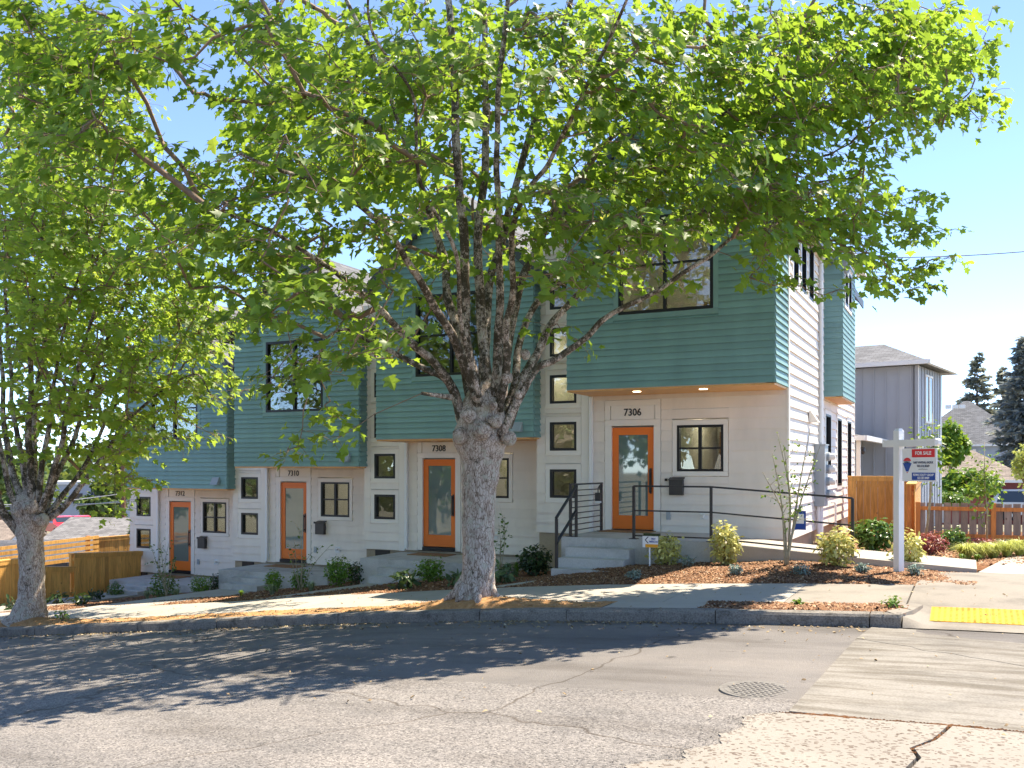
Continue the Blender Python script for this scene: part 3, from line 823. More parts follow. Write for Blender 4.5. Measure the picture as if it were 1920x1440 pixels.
    text_obj(NUM[i], 0.2, M['number'], root, wall_matrix(We, (dA0 + dA1) / 2, 0.022, (pz0 + pz1) / 2 - (0.03 if i else 0)), 'house_number', 0.006, bold=0.002, sx=0.92)
    # interior behind the door leaf
    MB().box(xl + dA0 - 0.1, xl + dA1 + 0.1, ye + 0.16, ye + 0.2, zd - 0.2, zd + 2.3).build('wall', M['backing'], root)
    # letter box, outlet cover, spigot, door bell
    la = dA1 + (0.34 if i == 0 else 0.36)
    lb = MB(); lb.wbox(We, la, la + 0.27, 0.02, 0.13, zd + 0.70, zd + 0.99)
    lb.hexa([We.p(la-.012, .145, zd+.985), We.p(la+.282, .145, zd+.985), We.p(la+.282, .0, zd+1.03), We.p(la-.012, .0, zd+1.03)],
            [We.p(la-.012, .145, zd+1.0), We.p(la+.282, .145, zd+1.0), We.p(la+.282, .0, zd+1.05), We.p(la-.012, .0, zd+1.05)])
    lbx = tag(lb.build('letter_box', M['bronze'], root), 'dark bronze wall letter box with sloped lid')
    MB().wbox(We, la - 0.11, la - 0.06, 0.0, 0.05, zd + 0.97, zd + 1.02).build('door_bell', M['black'], root)
    MB().wbox(We, dA1 + 0.26, dA1 + 0.34, 0.0, 0.05, zd + 0.22, zd + 0.37).build('outlet_cover', M['meter'], root)
    sp = MB(); sp.wbox(We, dA1 + 0.92, dA1 + 1.08, 0.0, 0.03, zd + 0.24, zd + 0.40); q = We.p(dA1 + 1.0, 0.03, zd + 0.32)
    sp.tube([q, q + Vector((0, -0.06, 0)), q + Vector((0, -0.09, -0.05))], 0.018, 8); sp.tube([q + Vector((-.04, -0.07, .02)), q + Vector((.04, -0.07, .02))], 0.012, 8)
    sp.build('water_spigot', M['gutter'], root)
    if i > 0:
        v = MB(); va, vz = wd - 0.48, zf + 0.12
        v.hexa([Wf.p(va, .16, vz), Wf.p(va+.24, .16, vz), Wf.p(va+.24, .02, vz), Wf.p(va, .02, vz)], [Wf.p(va, .06, vz+.2), Wf.p(va+.24, .06, vz+.2), Wf.p(va+.24, .02, vz+.2), Wf.p(va, .02, vz+.2)])
        v.build('vent_hood', M['meter'], root)
    # --- stair-window column
    cl, cr = X(-8.06), X(-7.0); Wc = Wall((cl, ye), 0); cw = cr - cl
    cz1 = ze - 0.3; k0 = zd + 0.61
    ops = []; wins = []
    k = 0
    while k0 + k * 0.97 + 0.7 < cz1 and k < 6:
        b0 = k0 + k * 0.97; wins.append((0.30, 0.89, b0, b0 + 0.585)); ops.append((0.19, 1.0, b0 - 0.1, b0 + 0.695)); k += 1
    lap_wall(root, Wc, cw - 0.06, zb - 0.02, cz1, 0.205, ops, M['white'], name='white_siding_board', seed=i + 40)
    for wv in wins: window(root, Wc, *wv, 1, 1, 0.1, M['trim'], 0.03, 0.05)
    MB().wbox(Wc, cw - 0.06, cw + 0.10, -0.14, 0.035, zb - 0.02, cz1).build('corner_board', M['trim'], root)
    MB().wbox(Wc, -0.02, cw + 0.12, -0.3, 0.08, cz1 + 0.002, cz1 + 0.14).build('cap_board', M['trim'], root)
    MB().box(cl, xl + 0.05, ye + 0.02, ybk, cz1 - 0.02, cz1 + 0.001).build('roof_deck', M['shingle_dark'], root)
    MB().box(cl + 0.001, cl + 0.08, ye + 0.15, ybk - 0.01, zb - 1.0, cz1 - 0.02).build('wall', M['backing'], root)
    # downspout between column and door
    ds = MB(); ds.wbox(We, 0.0, 0.07, 0.03, 0.1, zd - 0.06, zf - 0.04); ds.build('downspout', M['gutter'], root)
    # --- foundation
    MB().box(X(-8.02), X(-3.04), ye + 0.02, ybk - 0.05, zb - 1.0, zb - 0.001).build('foundation', M['foundation'], root)
    if i > 0:
        vb = MB(); vb.box(X(-7.75), X(-7.35), ye - 0.01, ye + 0.03, zb - 0.17, zb - 0.03); vb.build('foundation_vent', M['black'], root)
    # --- right-hand side wall
    if i == 0:
        Ws = Wall((xr, ye), 90); Ls = ybk - ye
        yo = lambda y0, y1, z0, z1: (y0 - ye, y1 - ye, z0, z1)
        up = [yo(18.10, 18.66, 3.5, 4.6), yo(19.04, 19.62, 3.5, 4.6), yo(20.0, 20.62, 3.5, 4.6)]
        lo = [yo(22.5, 23.4, -0.16, 1.23), yo(24.65, 25.5, -0.48, 1.23), yo(26.8, 27.7, -0.8, 1.25)]
        mk = lambda o_: (o_[0] - 0.1, o_[1] + 0.1, o_[2] - 0.1, o_[3] + 0.12)
        lap_wall(root, Ws, Ls, zb - 0.02, ze + 0.05, 0.207, [mk(o_) for o_ in up + lo], M['white'], name='white_siding_board', seed=77, maxlen=3.66)
        for o_ in up + lo: window(root, Ws, *o_, 1, 1, 0.1, M['trim'], 0.034, 0.05)
        MB().wbox(Ws, -0.02, 0.10, 0.0, 0.036, zb - 0.02, ze).build('corner_board', M['trim'], root)
        MB().wbox(Ws, Ls - 0.1, Ls, 0.0, 0.036, zb - 0.02, ze).build('corner_board', M['trim'], root)
        # teal bay
        by0, by1, bx, bz = 22.27, 24.8, -2.58, 1.6
        Wb = Wall((-3.0, by0), 0)
        lap_wall(root, Wb, bx + 3.0, bz, ze - 0.02, 0.121, [], M['teal'], name='teal_siding_board', seed=51, tb=0.02, wname='bay_wall')
        Wb2 = Wall((bx, by0), 90)
        bo = [(0.35, 0.85, 3.75, 4.6), (1.05, 1.6, 3.75, 4.6)]
        lap_wall(root, Wb2, by1 - by0, bz, ze - 0.02, 0.121, [(o_[0]-.08, o_[1]+.08, o_[2]-.08, o_[3]+.1) for o_ in bo], M['teal'], name='teal_siding_board', seed=52, tb=0.02, wname='bay_wall')
        for o_ in bo: window(root, Wb2, *o_, 1, 1, 0.08, M['trim'], 0.03, 0.045)
        MB().box(-2.99, bx - 0.15, by0 + 0.15, by1 - 0.01, bz + 0.1, ze - 0.05).build('bay_wall', M['backing'], root)
        MB().box(-2.97, bx - 0.002, by0 + 0.004, by1, bz - 0.03, bz - 0.002).build('soffit', M['cedar_soffit'], root)
        # gutter, downspout, meter base with four meters, vents, pipes
        MB().box(-2.96, -2.74, ye - 1.2, by0 - 0.05, ze - 0.02, ze + 0.1).build('gutter', M['gutter'], root)
        MB().box(bx + 0.02, bx + 0.24, by0 - 0.2, by1 + 0.6, ze - 0.02, ze + 0.1).build('gutter', M['gutter'], root)
        d_ = MB(); d_.tube([(-2.80, 21.45, ze), (-2.80, 21.45, ze - .12), (-2.93, 21.45, ze - .34), (-2.93, 21.45, 0.5), (-2.93, 21.45, -1.42)], 0.048, 8); d_.build('downspout', M['gutter'], root)
        mbx = MB(); mbx.box(-2.975, -2.76, 20.75, 21.28, -0.85, 0.46); mbx.box(-2.975, -2.74, 20.73, 21.30, 0.461, 0.485)
        meter = mbx.build('meter_box', M['meter'], root)
        for k in range(4):
            zz = 0.22 - k * 0.27
            MB().cyl((-2.76, 21.1, zz), (-2.70, 21.1, zz), 0.095, 20).build('meter_ring', M['meter'], meter)
            mm = MB(); mm.cyl((-2.70, 21.1, zz), (-2.60, 21.1, zz), 0.075, 20); mm.cyl((-2.60, 21.1, zz), (-2.58, 21.1, zz), 0.06, 20); mm.build('meter_dial', M['gutter'], meter)
        for yy, r_ in ((20.82, 0.035), (21.02, 0.06), (21.2, 0.05)):
            MB().cyl((-2.90, yy, -1.65), (-2.90, yy, -0.86), r_, 10).build('conduit', M['gutter'], meter)
        pp = MB(); pp.tube([(-2.95, 23.2, -0.85), (-2.86, 23.2, -0.85), (-2.84, 23.2, -0.95), (-2.84, 23.2, -1.4)], 0.025, 8); pp.build('pipe', M['gutter'], root)
        vh = MB(); vy, vz = 19.95, 0.92
        vh.hexa([(-2.97, vy, vz), (-2.78, vy, vz), (-2.78, vy + .24, vz), (-2.97, vy + .24, vz)], [(-2.97, vy, vz + .24), (-2.93, vy, vz + .24), (-2.93, vy + .24, vz + .24), (-2.97, vy + .24, vz + .24)])
        vh.build('vent_hood', M['trim'], root)
        co = MB()
        for k in range(7):
            rr = 0.2 + 0.015 * k
            co.tube([(-2.52 + 0.012 * k, by0 - 0.12 + rr * math.cos(a), ze - 0.28 + rr * math.sin(a)) for a in np.linspace(0, 2 * math.pi, 22)], 0.008, 5, False)
        co.build('cable_coil', M['meter'], root)
    else:
        MB().box(xr - 0.1, xr, ye, ybk - 0.02, zb - 0.5, ze).build('wall', M['white'], root)
    MB().box(X(-8.0), xr - 0.15, ybk - 0.12, ybk - 0.03, zb - 1.0, ze).build('wall', M['white'], root)
    # --- gable roof, ridge front to back
    ov, th = 0.22, 0.14
    y0, y1 = yf - 0.16, ybk + 0.25
    sl_ = rise / (wd / 2)
    for sgn in (-1, 1):
        xe = xm + sgn * (wd / 2 + ov); zev = ze - ov * sl_
        a = [(xm, y0, ze + rise), (xe, y0, zev), (xe, y1, zev), (xm, y1, ze + rise)]
        if sgn > 0: a = a[::1]
        up_ = Vector((0, 0, th))
        mb = MB()
        lo4 = [Vector(p) + Vector((0, 0, 0.03)) for p in a]; hi4 = [p + up_ for p in lo4]
        if sgn < 0: lo4 = lo4[::-1]; hi4 = hi4[::-1]
        mb.hexa(lo4, hi4); rf = mb.build('roof', M['shingle'], root); roof_uv(rf, None)
        fb = MB(); fr_ = [Vector((xm, y0 - 0.028, ze + rise - 0.06)), Vector((xe, y0 - 0.028, zev - 0.06))]
        fb.hexa([fr_[0], fr_[1], fr_[1] + Vector((0, .026, 0)), fr_[0] + Vector((0, .026, 0))] if sgn > 0 else [fr_[1], fr_[0], fr_[0] + Vector((0, .026, 0)), fr_[1] + Vector((0, .026, 0))],
                [p + Vector((0, 0, .245)) for p in ([fr_[0], fr_[1], fr_[1] + Vector((0, .026, 0)), fr_[0] + Vector((0, .026, 0))] if sgn > 0 else [fr_[1], fr_[0], fr_[0] + Vector((0, .026, 0)), fr_[1] + Vector((0, .026, 0))])])
        fb.build('fascia', M['fascia'], rf)
        MB().box(min(xe, xe + sgn * .03), max(xe, xe + sgn * .03), y0, y1, zev - 0.05, zev + 0.17).build('fascia', M['fascia'], rf)
    # --- rooms
    room(root, xl + 0.15, xr - 0.2, yf + 0.16, yf + 4.2, zf + 0.25, ze - 0.05, [(X(-5.2), X(-4.9), 1.9), (X(-4.3), X(-4.0), 1.7)] if i == 0 else [], (X(-4.55), yf + 2.2, ze - 0.12) if i == 0 else None, 12)
    room(root, xl + 0.15 + 1.6, xr - 0.2, ye + 0.16, ye + 3.4, zd + 0.02, zd + 2.5, [(X(-4.95), X(-4.5), 2.0)], (X(-4.6), ye + 1.8, zd + 2.4), 6 if i == 0 else 1.5)  # lamp here is added only to brighten the room behind the window
    room(root, cl + 0.1, cr - 0.05, ye + 0.16, ye + 1.6, zb, cz1 - 0.1, [], (X(-7.5), ye + 0.9, zd + 3.6), 6 if i == 0 else 1.0)  # added lamp lights the stairwell, no fitting known there
    # --- porch and steps
    zp = zd - 0.02 if i == 0 else zd - 0.15
    if i == 0: px0, px1, py0 = -6.63, -3.9, 15.5
    else: px0, px1, py0 = X(-7.0), X(-3.6), Y(15.9)
    pr = empty('porch_steps', ((px0 + px1) / 2, py0, zp - 0.7), ['grey concrete porch and four-riser steps below the 7306 door', 'grey concrete porch and steps below the 7308 door, beside the big maple',
        'grey concrete porch and steps below the 7310 door', 'grey concrete porch and steps below the 7312 door near the cedar fence'][i], 'steps', 'concrete porches with steps')
    MB().box(px0, px1, py0, ye + 0.0, zp - 0.9, zp).build('porch_slab', M['conc_steps'], pr)
    n = 3 if i == 0 else 2
    sx0, sx1 = (-6.42, -5.23) if i == 0 else (X(-6.35), X(-5.2))
    zg = float(zs((sx0 + sx1) / 2)) + (0.0 if i == 0 else -0.06)
    rh = (zp - zg) / (n + 1)
    for k in range(n):
        zt = zp - rh * (k + 1)
        MB().box(sx0 - 0.002 * k, sx1 + 0.002 * k, py0 - 0.31 * (k + 1), py0 - 0.31 * k - 0.001, zt - 0.6, zt).build('step', M['conc_steps'], pr)
    # walk from the steps to the pavement
    yb = py0 - 0.31 * n
    zw = zg
    q = [(sx0 - 0.9, 13.61), (sx1 + 0.25, 13.61), (sx1, yb - 0.003), (sx0, yb - 0.003)]
    zq = [float(zs(a)) + 0.012 for a, b in q[:2]] + [zw, zw]
    MB().hexa([(a, b, z - 0.12) for (a, b), z in zip(q, zq)], [(a, b, z) for (a, b), z in zip(q, zq)]).build('walk_slab', M['conc_new'], pr)
    dm = MB().box(xl + dA0 - 0.05, xl + dA1 + 0.08, ye - 0.62, ye - 0.12, zp + 0.002, zp + 0.018).build('door_mat', M['mat'])
    tag(dm, ['brown coir door mat on the porch with the ramp', 'brown coir door mat on the porch behind the big maple', 'brown coir door mat on the porch second from the left end', 'brown coir door mat on the leftmost and lowest porch'][i], 'door mat', 'brown door mats')
    return root
for i in range(4): townhouse(i)

# ramp beside the first porch
rp = empty('ramp', (-2, 16.2, -1.6), 'sloping concrete ramp from the 7306 porch down to the side pavement', 'ramp')
def ramp_piece(x0, x1, za, zb_):
    b = [(x0, 15.5, za - .7), (x1, 15.5, zb_ - .7), (x1, 17.0, zb_ - .7), (x0, 17.0, za - .7)]; t_ = [(x0, 15.5, za), (x1, 15.5, zb_), (x1, 17.0, zb_), (x0, 17.0, za)]
    MB().hexa(b, t_).build('ramp_slab', M['conc_new'], rp)
ramp_piece(-3.892, -1.65, -1.272, -1.43); ramp_piece(-1.642, 0.11, -1.43, -1.53)

# railings
def bar(mb, p, q, w, h=None):
    p, q = Vector(p), Vector(q); d = (q - p).normalized(); h = h or w
    s = d.cross(Vector((0, 0, 1))); s = s.normalized() if s.length > 1e-3 else Vector((1, 0, 0)); u = s.cross(d).normalized()
    f = lambda c: [c - s*w/2 - u*h/2, c + s*w/2 - u*h/2, c + s*w/2 + u*h/2, c - s*w/2 + u*h/2]
    a, b = f(p), f(q)
    mb.add(a + b, [(0,3,2,1),(4,5,6,7),(0,1,5,4),(1,2,6,5),(2,3,7,6),(3,0,4,7)]); return mb
rg = empty('ramp_railing', (-3.5, 15.58, -1.27), 'long black steel railing with two bars along the ramp', 'railing')
posts = [(-5.28, -1.27), (-3.91, -1.272), (-1.65, -1.43)]
for x, z in posts:
    m = MB(); bar(m, (x, 15.58, z), (x, 15.58, z + 0.93), 0.045); m.box(x - .07, x + .07, 15.51, 15.65, z, z + 0.012); m.build('post', M['rail'], rg)
for h, w_ in ((0.93, 0.045), (0.5, 0.025), (0.06, 0.025)):
    for (xa, za), (xb, zb_) in zip(posts[:-1], posts[1:]):
        m = MB(); bar(m, (xa, 15.58, za + h), (xb, 15.58, zb_ + h), w_ if h < .9 else 0.05, w_ if h < .9 else 0.03); m.build('rail', M['rail'], rg)
sg = empty('stair_railing', (-6.5, 15.5, -1.9), 'black steel stair handrail with close horizontal bars on the porch edge', 'railing')
zp = ZD[0] - 0.02
gy = [(-6.53, 15.62), (-6.33, 15.58), (-6.53, 17.3)]
for (x, y), nm in zip(((-6.5, 15.62), (-6.5, 17.2)), 'ab'):
    m = MB(); bar(m, (x, y, zp), (x, y, zp + 0.93), 0.045); m.box(x - .07, x + .07, y - .07, y + .07, zp, zp + .012); m.build('post', M['rail'], sg)
m = MB(); bar(m, (-6.5, 15.6, zp + .945), (-6.5, 17.22, zp + .945), 0.05, 0.03); m.build('rail', M['rail'], sg)
for k in range(8):
    m = MB(); bar(m, (-6.5, 15.62, zp + .1 + k * .105), (-6.5, 17.2, zp + .1 + k * .105), 0.018); m.build('rail', M['rail'], sg)
zlo = zp - (zp - float(zs(-5.8))) / 4 * 3
m = MB(); bar(m, (-6.36, 15.55, zp), (-6.36, 15.55, zp + 0.93), 0.045); m.build('post', M['rail'], sg)
m = MB(); bar(m, (-6.36, 14.66, zlo), (-6.36, 14.66, zlo + 0.85), 0.045); m.build('post', M['rail'], sg)
for h in (0.86, 0.42):
    m = MB(); bar(m, (-6.36, 14.64, zlo + h), (-6.36, 15.57, zp + h + 0.07), 0.045, 0.03); m.build('rail', M['rail'], sg)
# ================================================================== foliage materials
def leaf_mat(name, refl, trans, tfac=0.45, var=0.3, rough=0.45, attr=True, hue=None):
    m, t, b = newmat(name); out = t.nodes['Material Output']
    if attr:
        a = N(t, 'ShaderNodeAttribute'); a.attribute_name = 'rnd'; src = a.outputs['Fac']
    else:
        src = N(t, 'ShaderNodeObjectInfo').outputs['Random']
    hue = hue or (1.3, 1.1, 0.8)
    c1 = ramp(t, src, [(0.0, lerp(refl, 1 - var)), (0.6, refl), (1.0, tuple(min(1, x * h * (1 + var * .4)) for x, h in zip(refl, hue)))])
    c2 = ramp(t, src, [(0.0, lerp(trans, 1 - var)), (0.6, trans), (1.0, tuple(min(1, x * h) for x, h in zip(trans, hue)))])
    t.links.new(c1, b.inputs['Base Color']); b.inputs['Roughness'].default_value = rough; b.inputs['Specular IOR Level'].default_value = 0.35
    tl = N(t, 'ShaderNodeBsdfTranslucent'); t.links.new(c2, tl.inputs[0])
    mx = N(t, 'ShaderNodeMixShader'); mx.inputs[0].default_value = tfac
    t.links.new(b.outputs[0], mx.inputs[1]); t.links.new(tl.outputs[0], mx.inputs[2]); t.links.new(mx.outputs[0], out.inputs[0])
    return m
M['maple'] = leaf_mat('maple_leaf', (0.112, 0.205, 0.034), (0.385, 0.565, 0.055), 0.5, 0.45)
M['maple2'] = leaf_mat('maple_leaf_bright', (0.14, 0.245, 0.042), (0.47, 0.64, 0.075), 0.52, 0.3)
M['maple_single'] = leaf_mat('maple_leaf_single', (0.112, 0.205, 0.034), (0.385, 0.565, 0.055), 0.5, 0.45, attr=False)
M['samara'] = leaf_mat('maple_seed', (0.34, 0.36, 0.07), (0.55, 0.58, 0.10), 0.5, 0.25)
def bark_mat(name, moss):
    m, t, b = newmat(name)
    v = coords(t); vs_ = coords(t, scale=(1, 1, 0.35))
    n1 = noise(t, vs_, 16, 6, 0.7, 0.6)
    vo = N(t, 'ShaderNodeTexVoronoi', feature='DISTANCE_TO_EDGE'); vo.inputs['Scale'].default_value = 34
    dn = N(t, 'ShaderNodeTexNoise'); dn.inputs['Scale'].default_value = 9; t.links.new(vs_, dn.inputs['Vector'])
    t.links.new(mixc(t, 0.12, vs_, dn.outputs['Color']), vo.inputs['Vector'])
    c = ramp(t, n1, [(0.26, (0.15, 0.105, 0.08)), (0.40, (0.38, 0.295, 0.235)), (0.54, (0.57, 0.475, 0.40)), (0.74, (0.70, 0.61, 0.53))])
    crack = ramp(t, vo.outputs['Distance'], [(0.0, (0.22, 0.17, 0.14)), (0.06, (0.7, 0.66, 0.62)), (0.13, (1, 1, 1))])
    c = mixc(t, 0.9, c, crack, 'MULTIPLY')
    # lichen and dark moss patches
    c = mixc(t, ramp(t, noise(t, v, 5.5, 6, 0.75), [(0.54, (0, 0, 0)), (0.60, (0.75, 0.75, 0.75))]), c, (0.46, 0.43, 0.34))
    c = mixc(t, ramp(t, noise(t, v, 4.2, 8, 0.85), [(moss, (0, 0, 0)), (moss + .05, (0.9, 0.9, 0.9))]), c, (0.045, 0.035, 0.018))
    c = mixc(t, ramp(t, noise(t, v, 2.2, 5, 0.8), [(0.66, (0, 0, 0)), (0.72, (0.7, 0.7, 0.7))]), c, (0.14, 0.13, 0.03))
    t.links.new(c, b.inputs['Base Color']); b.inputs['Roughness'].default_value = 0.9; b.inputs['Specular IOR Level'].default_value = 0.2
    h = mixc(t, 0.5, n1, vo.outputs['Distance'])
    bump(t, b, h, 0.9, 0.03)
    return m
M['bark'] = bark_mat('maple_bark', 0.58); M['limb_bark'] = bark_mat('maple_limb_bark', 0.465)
M['twig'] = paint('twig_bark', (0.24, 0.16, 0.105), 0.85, 0.35, 12, 0.5, 50)

# ------------------------------------------------------------------ leaf shapes
def maple_shape(fold=.16, curl=-.10, wide=1.0):
    # half outline of a five-lobed pointed leaf, stalk at the origin, tip at (0, 1)
    h = [(0.0, 0.0), (0.10, 0.02), (0.30, 0.02), (0.50, 0.12), (0.33, 0.24), (0.44, 0.36), (0.62, 0.58), (0.40, 0.60), (0.24, 0.62), (0.20, 0.78), (0.0, 1.0)]
    pts = h + [(-x, y) for x, y in reversed(h[1:-1])]
    P = np.array([(x * wide, y - 0.0, 0) for x, y in pts]); P[:, 2] = fold * np.abs(P[:, 0]) + curl * P[:, 1] ** 2
    c = np.array([[0, 0.42, -0.05]])
    V = np.concatenate([P, c]); n = len(P)
    F = np.array([(i, (i + 1) % n, n) for i in range(n)])
    return V, F
def oval_shape(w=0.3, n=6):
    h = [(0, 0), (w * .75, .25), (w, .5), (w * .6, .8), (0, 1)]
    pts = h + [(-x, y) for x, y in reversed(h[1:-1])]
    P = np.array([(x, y, 0.3 * abs(x) - 0.15 * y * y) for x, y in pts]); c = np.array([[0, .5, -.06]])
    V = np.concatenate([P, c]); k = len(P)
    return V, np.array([(i, (i + 1) % k, k) for i in range(k)])
def quad_shape(w=0.3):
    return np.array([(0, 0, 0), (w, .45, .08), (0, 1, -.08), (-w, .45, .08)]), np.array([(0, 1, 2), (0, 2, 3)])
def place_leaves(P, Nn, T, size, shape):
    """P, Nn (normal), T (tip direction) arrays -> V, F"""
    SV, SF = shape
    Nn = Nn / np.linalg.norm(Nn, axis=1, keepdims=True)
    T = T - Nn * (T * Nn).sum(1, keepdims=True); T = T / (np.linalg.norm(T, axis=1, keepdims=True) + 1e-9)
    B = np.cross(T, Nn)
    k = len(SV)
    V = P[:, None, :] + size[:, None, None] * (B[:, None, :] * SV[None, :, 0, None] + T[:, None, :] * SV[None, :, 1, None] + Nn[:, None, :] * SV[None, :, 2, None])
    F = (np.arange(len(P)) * k)[:, None, None] + SF[None]
    return V.reshape(-1, 3), F.reshape(-1, 3)

def catmull(pts, n=6):
    pts = [np.array(p, float) for p in pts]; pts = [2 * pts[0] - pts[1]] + pts + [2 * pts[-1] - pts[-2]]
    out = []
    for i in range(1, len(pts) - 2):
        p0, p1, p2, p3 = pts[i-1:i+3]
        for k in range(n):
            t = k / n
            out.append(0.5 * ((2*p1) + (-p0+p2)*t + (2*p0-5*p1+4*p2-p3)*t*t + (-p0+3*p1-3*p2+p3)*t**3))
    out.append(pts[-2]); return out

def rough_tube(mb, pts, rad, n=12, amp=0.12, freq=3.0, seed=0.0):
    """tube with a lumpy surface"""
    base = len(mb.v); prev = None
    pts = [Vector(p) for p in pts]
    for i, p in enumerate(pts):
        d = (pts[min(i+1, len(pts)-1)] - pts[max(i-1, 0)]).normalized()
        if prev is None: a = d.cross(Vector((0.3, 0.9, 0.1))).normalized()
        else: a = (prev - d * prev.dot(d)).normalized()
        prev = a; b = d.cross(a)
        for k in range(n):
            q = 2 * math.pi * k / n; dirv = a * math.cos(q) + b * math.sin(q)
            s_ = p + dirv * rad[i]
            r_ = rad[i] * (1 + amp * mnoise.noise(s_ * freq + Vector((seed, 0, 0))) + amp * 0.6 * mnoise.noise(s_ * freq * 3.1))
            mb.v.append(tuple(p + dirv * r_))
    for i in range(len(pts) - 1):
        for k in range(n):
            mb.f.append((base+i*n+k, base+i*n+(k+1) % n, base+(i+1)*n+(k+1) % n, base+(i+1)*n+k)); mb.m.append(0)
    mb.f.append(tuple(base+(len(pts)-1)*n+k for k in range(n))); mb.m.append(0)

def house_ymax(x): return 15.7 + 0.93 * max(0, int((-3.2 - x) // 5)) if -23 < x < -2.2 else 99

def build_tree(label, base, trunk, limbs, dens, rows0, sc, ell, leaf_size, per_cell, nleaf, up_extra, mat, seed, singles=0, stubs=(), edge=None):
    def shadow_ok(p):
        L = (p[2] + 1.8) / math.tan(R(SUN_EL)); ys = p[1] - math.cos(R(SUN_AZ)) * L; xs = p[0] - math.sin(R(SUN_AZ)) * L
        if 10.8 < ys < 12.5 and xs > -14.5 and not (-4.8 < xs < -2.6) and g.random() < 0.72: return False
        return p[1] - math.cos(R(SUN_AZ)) * L > np.interp(p[0] - math.sin(R(SUN_AZ)) * L, edge[0], edge[1])
    g = np.random.default_rng(seed); rr = random.Random(seed)
    root = empty('maple_tree', base, label, 'tree', 'maples in the planting strip')
    # trunk
    tp_ = catmull([PS(u, v, s) for u, v, s, r in trunk], 8)
    tr_ = [float(x) for x in np.interp(np.linspace(0, len(trunk) - 1, len(tp_)), range(len(trunk)), [t_[3] for t_ in trunk])]
    mb = MB(); rough_tube(mb, tp_, tr_, 40, 0.10, 4.0, seed)
    b0 = Vector(base) + Vector((0, 0, 0.1))
    for k in range(7):
        a_ = 2 * math.pi * (k + rr.uniform(-.25, .25)) / 7; d_ = Vector((math.cos(a_), math.sin(a_) * .8, 0)); ln = rr.uniform(.32, .5)
        rough_tube(mb, [b0 + d_ * .15 + Vector((0, 0, .26)), b0 + d_ * .22 + Vector((0, 0, .12)), b0 + d_ * .29 + Vector((0, 0, .03)), b0 + d_ * ln + Vector((0, 0, -.07))], [.07, .09, .075, .03], 10, .15, 5, k)
    for (u, v, s, r) in stubs:
        c = PS(u, v, s); mb.sphere(c, r, r, r * 1.1, 12, 8)
        mb.tube([c, c + Vector((rr.uniform(-.3, .3), -1.0, rr.uniform(0, .4))) * r * 1.35], [r * .75, r * .5], 10)
    mb.build('trunk', M['bark'], root, True)
    nodes = []; nrad = []; npar = []; ncount = []
    lk = 0.74 if singles else 0.8
    for li, (pts, r0, r1) in enumerate(limbs):
        pp = catmull([PS(*p) for p in pts], 7); k = len(pp)
        rad = [(r0 + (r1 - r0) * (i / (k - 1)) ** 0.8) * lk for i in range(k)]
        wob = [Vector(p) + Vector((mnoise.noise(Vector(p) * 1.3), mnoise.noise(Vector(p) * 1.3 + Vector((9, 0, 0))), mnoise.noise(Vector(p) * 1.3 + Vector((0, 9, 0))))) * 0.05 * min(1, i / 4) for i, p in enumerate(pp)]
        m_ = MB(); rough_tube(m_, wob, rad, 14 if r0 > .06 else 9, 0.10, 6.0, li)
        m_.build('limb', M['limb_bark'], root, True)
        for i, p in enumerate(wob):
            if i > k * 0.22: nodes.append(np.array(p)); nrad.append(rad[i]); npar.append(-1)
    nl = len(nodes)
    # clusters of foliage: positions
    C = []
    cx, cy, cz, rx, ry, rz = ell
    def span_on_ray(d):
        d = np.array(d); o = -np.array([cx, cy, cz]); D = d / np.array([rx, ry, rz]); O = o / np.array([rx, ry, rz])
        a, b, c = D @ D, 2 * D @ O, O @ O - 1
        q = b * b - 4 * a * c
        if q <= 0: return None
        return (-b - math.sqrt(q)) / (2 * a), (-b + math.sqrt(q)) / (2 * a)
    def clump(p): return mnoise.noise(Vector((p[0] * .8 + seed, p[1] * .8, p[2] * 1.5)))
    for j, row in enumerate(dens):
        for i, ch in enumerate(row):
            dv = int(ch)
            lam = 9 * (dv / 9) ** 1.36 * per_cell
            n_ = int(lam) + (1 if g.random() < lam - int(lam) else 0)
            for _ in range(n_):
                u = (i + g.random() * 1.3 - .15) * 60; v = (j + rows0 + g.random() * 1.3 - .15) * 60
                if v < 0: continue
                a, b = ray(u); sp = span_on_ray((a, b, (HOR - v) / FPX))
                if edge is not None:
                    lo_, hi_ = (sp if sp else (sc - 1, sc + 1)); ok = False
                    for tr in range(16):
                        s = lo_ + (max(hi_, lo_ + 0.5) - lo_) * (0.02 + 0.96 * g.random()) if tr < 8 else min(hi_, 14) + (tr - 8) * 0.5 + g.random() * 0.5
                        p = PS(u, v, s)
                        if p.y > house_ymax(p.x) - 0.2 and p.z < 8: continue
                        if tr < 6 and 690 < u < 1090 and v > 150 and s < 12.9: continue
                        if tr < 7 and clump(p) < -0.02: continue
                        if shadow_ok(p): ok = True; break
                    if ok: C.append(np.array(p))
                    continue
                if sp is None: s = sc + g.normal(0, 0.6)
                else:
                    s = sp[0] + (sp[1] - sp[0]) * (0.02 + 0.96 * g.random())
                p = PS(u, v, s)
                if p.y > house_ymax(p.x): s = sp[0] + (min(sp[1], sc + 1.5) - sp[0]) * g.random() * 0.8 if sp else sc; p = PS(u, v, s)
                if p.y > house_ymax(p.x) - 0.2 and p.z < 8: continue
                C.append(np.array(p))
    n_up = 0
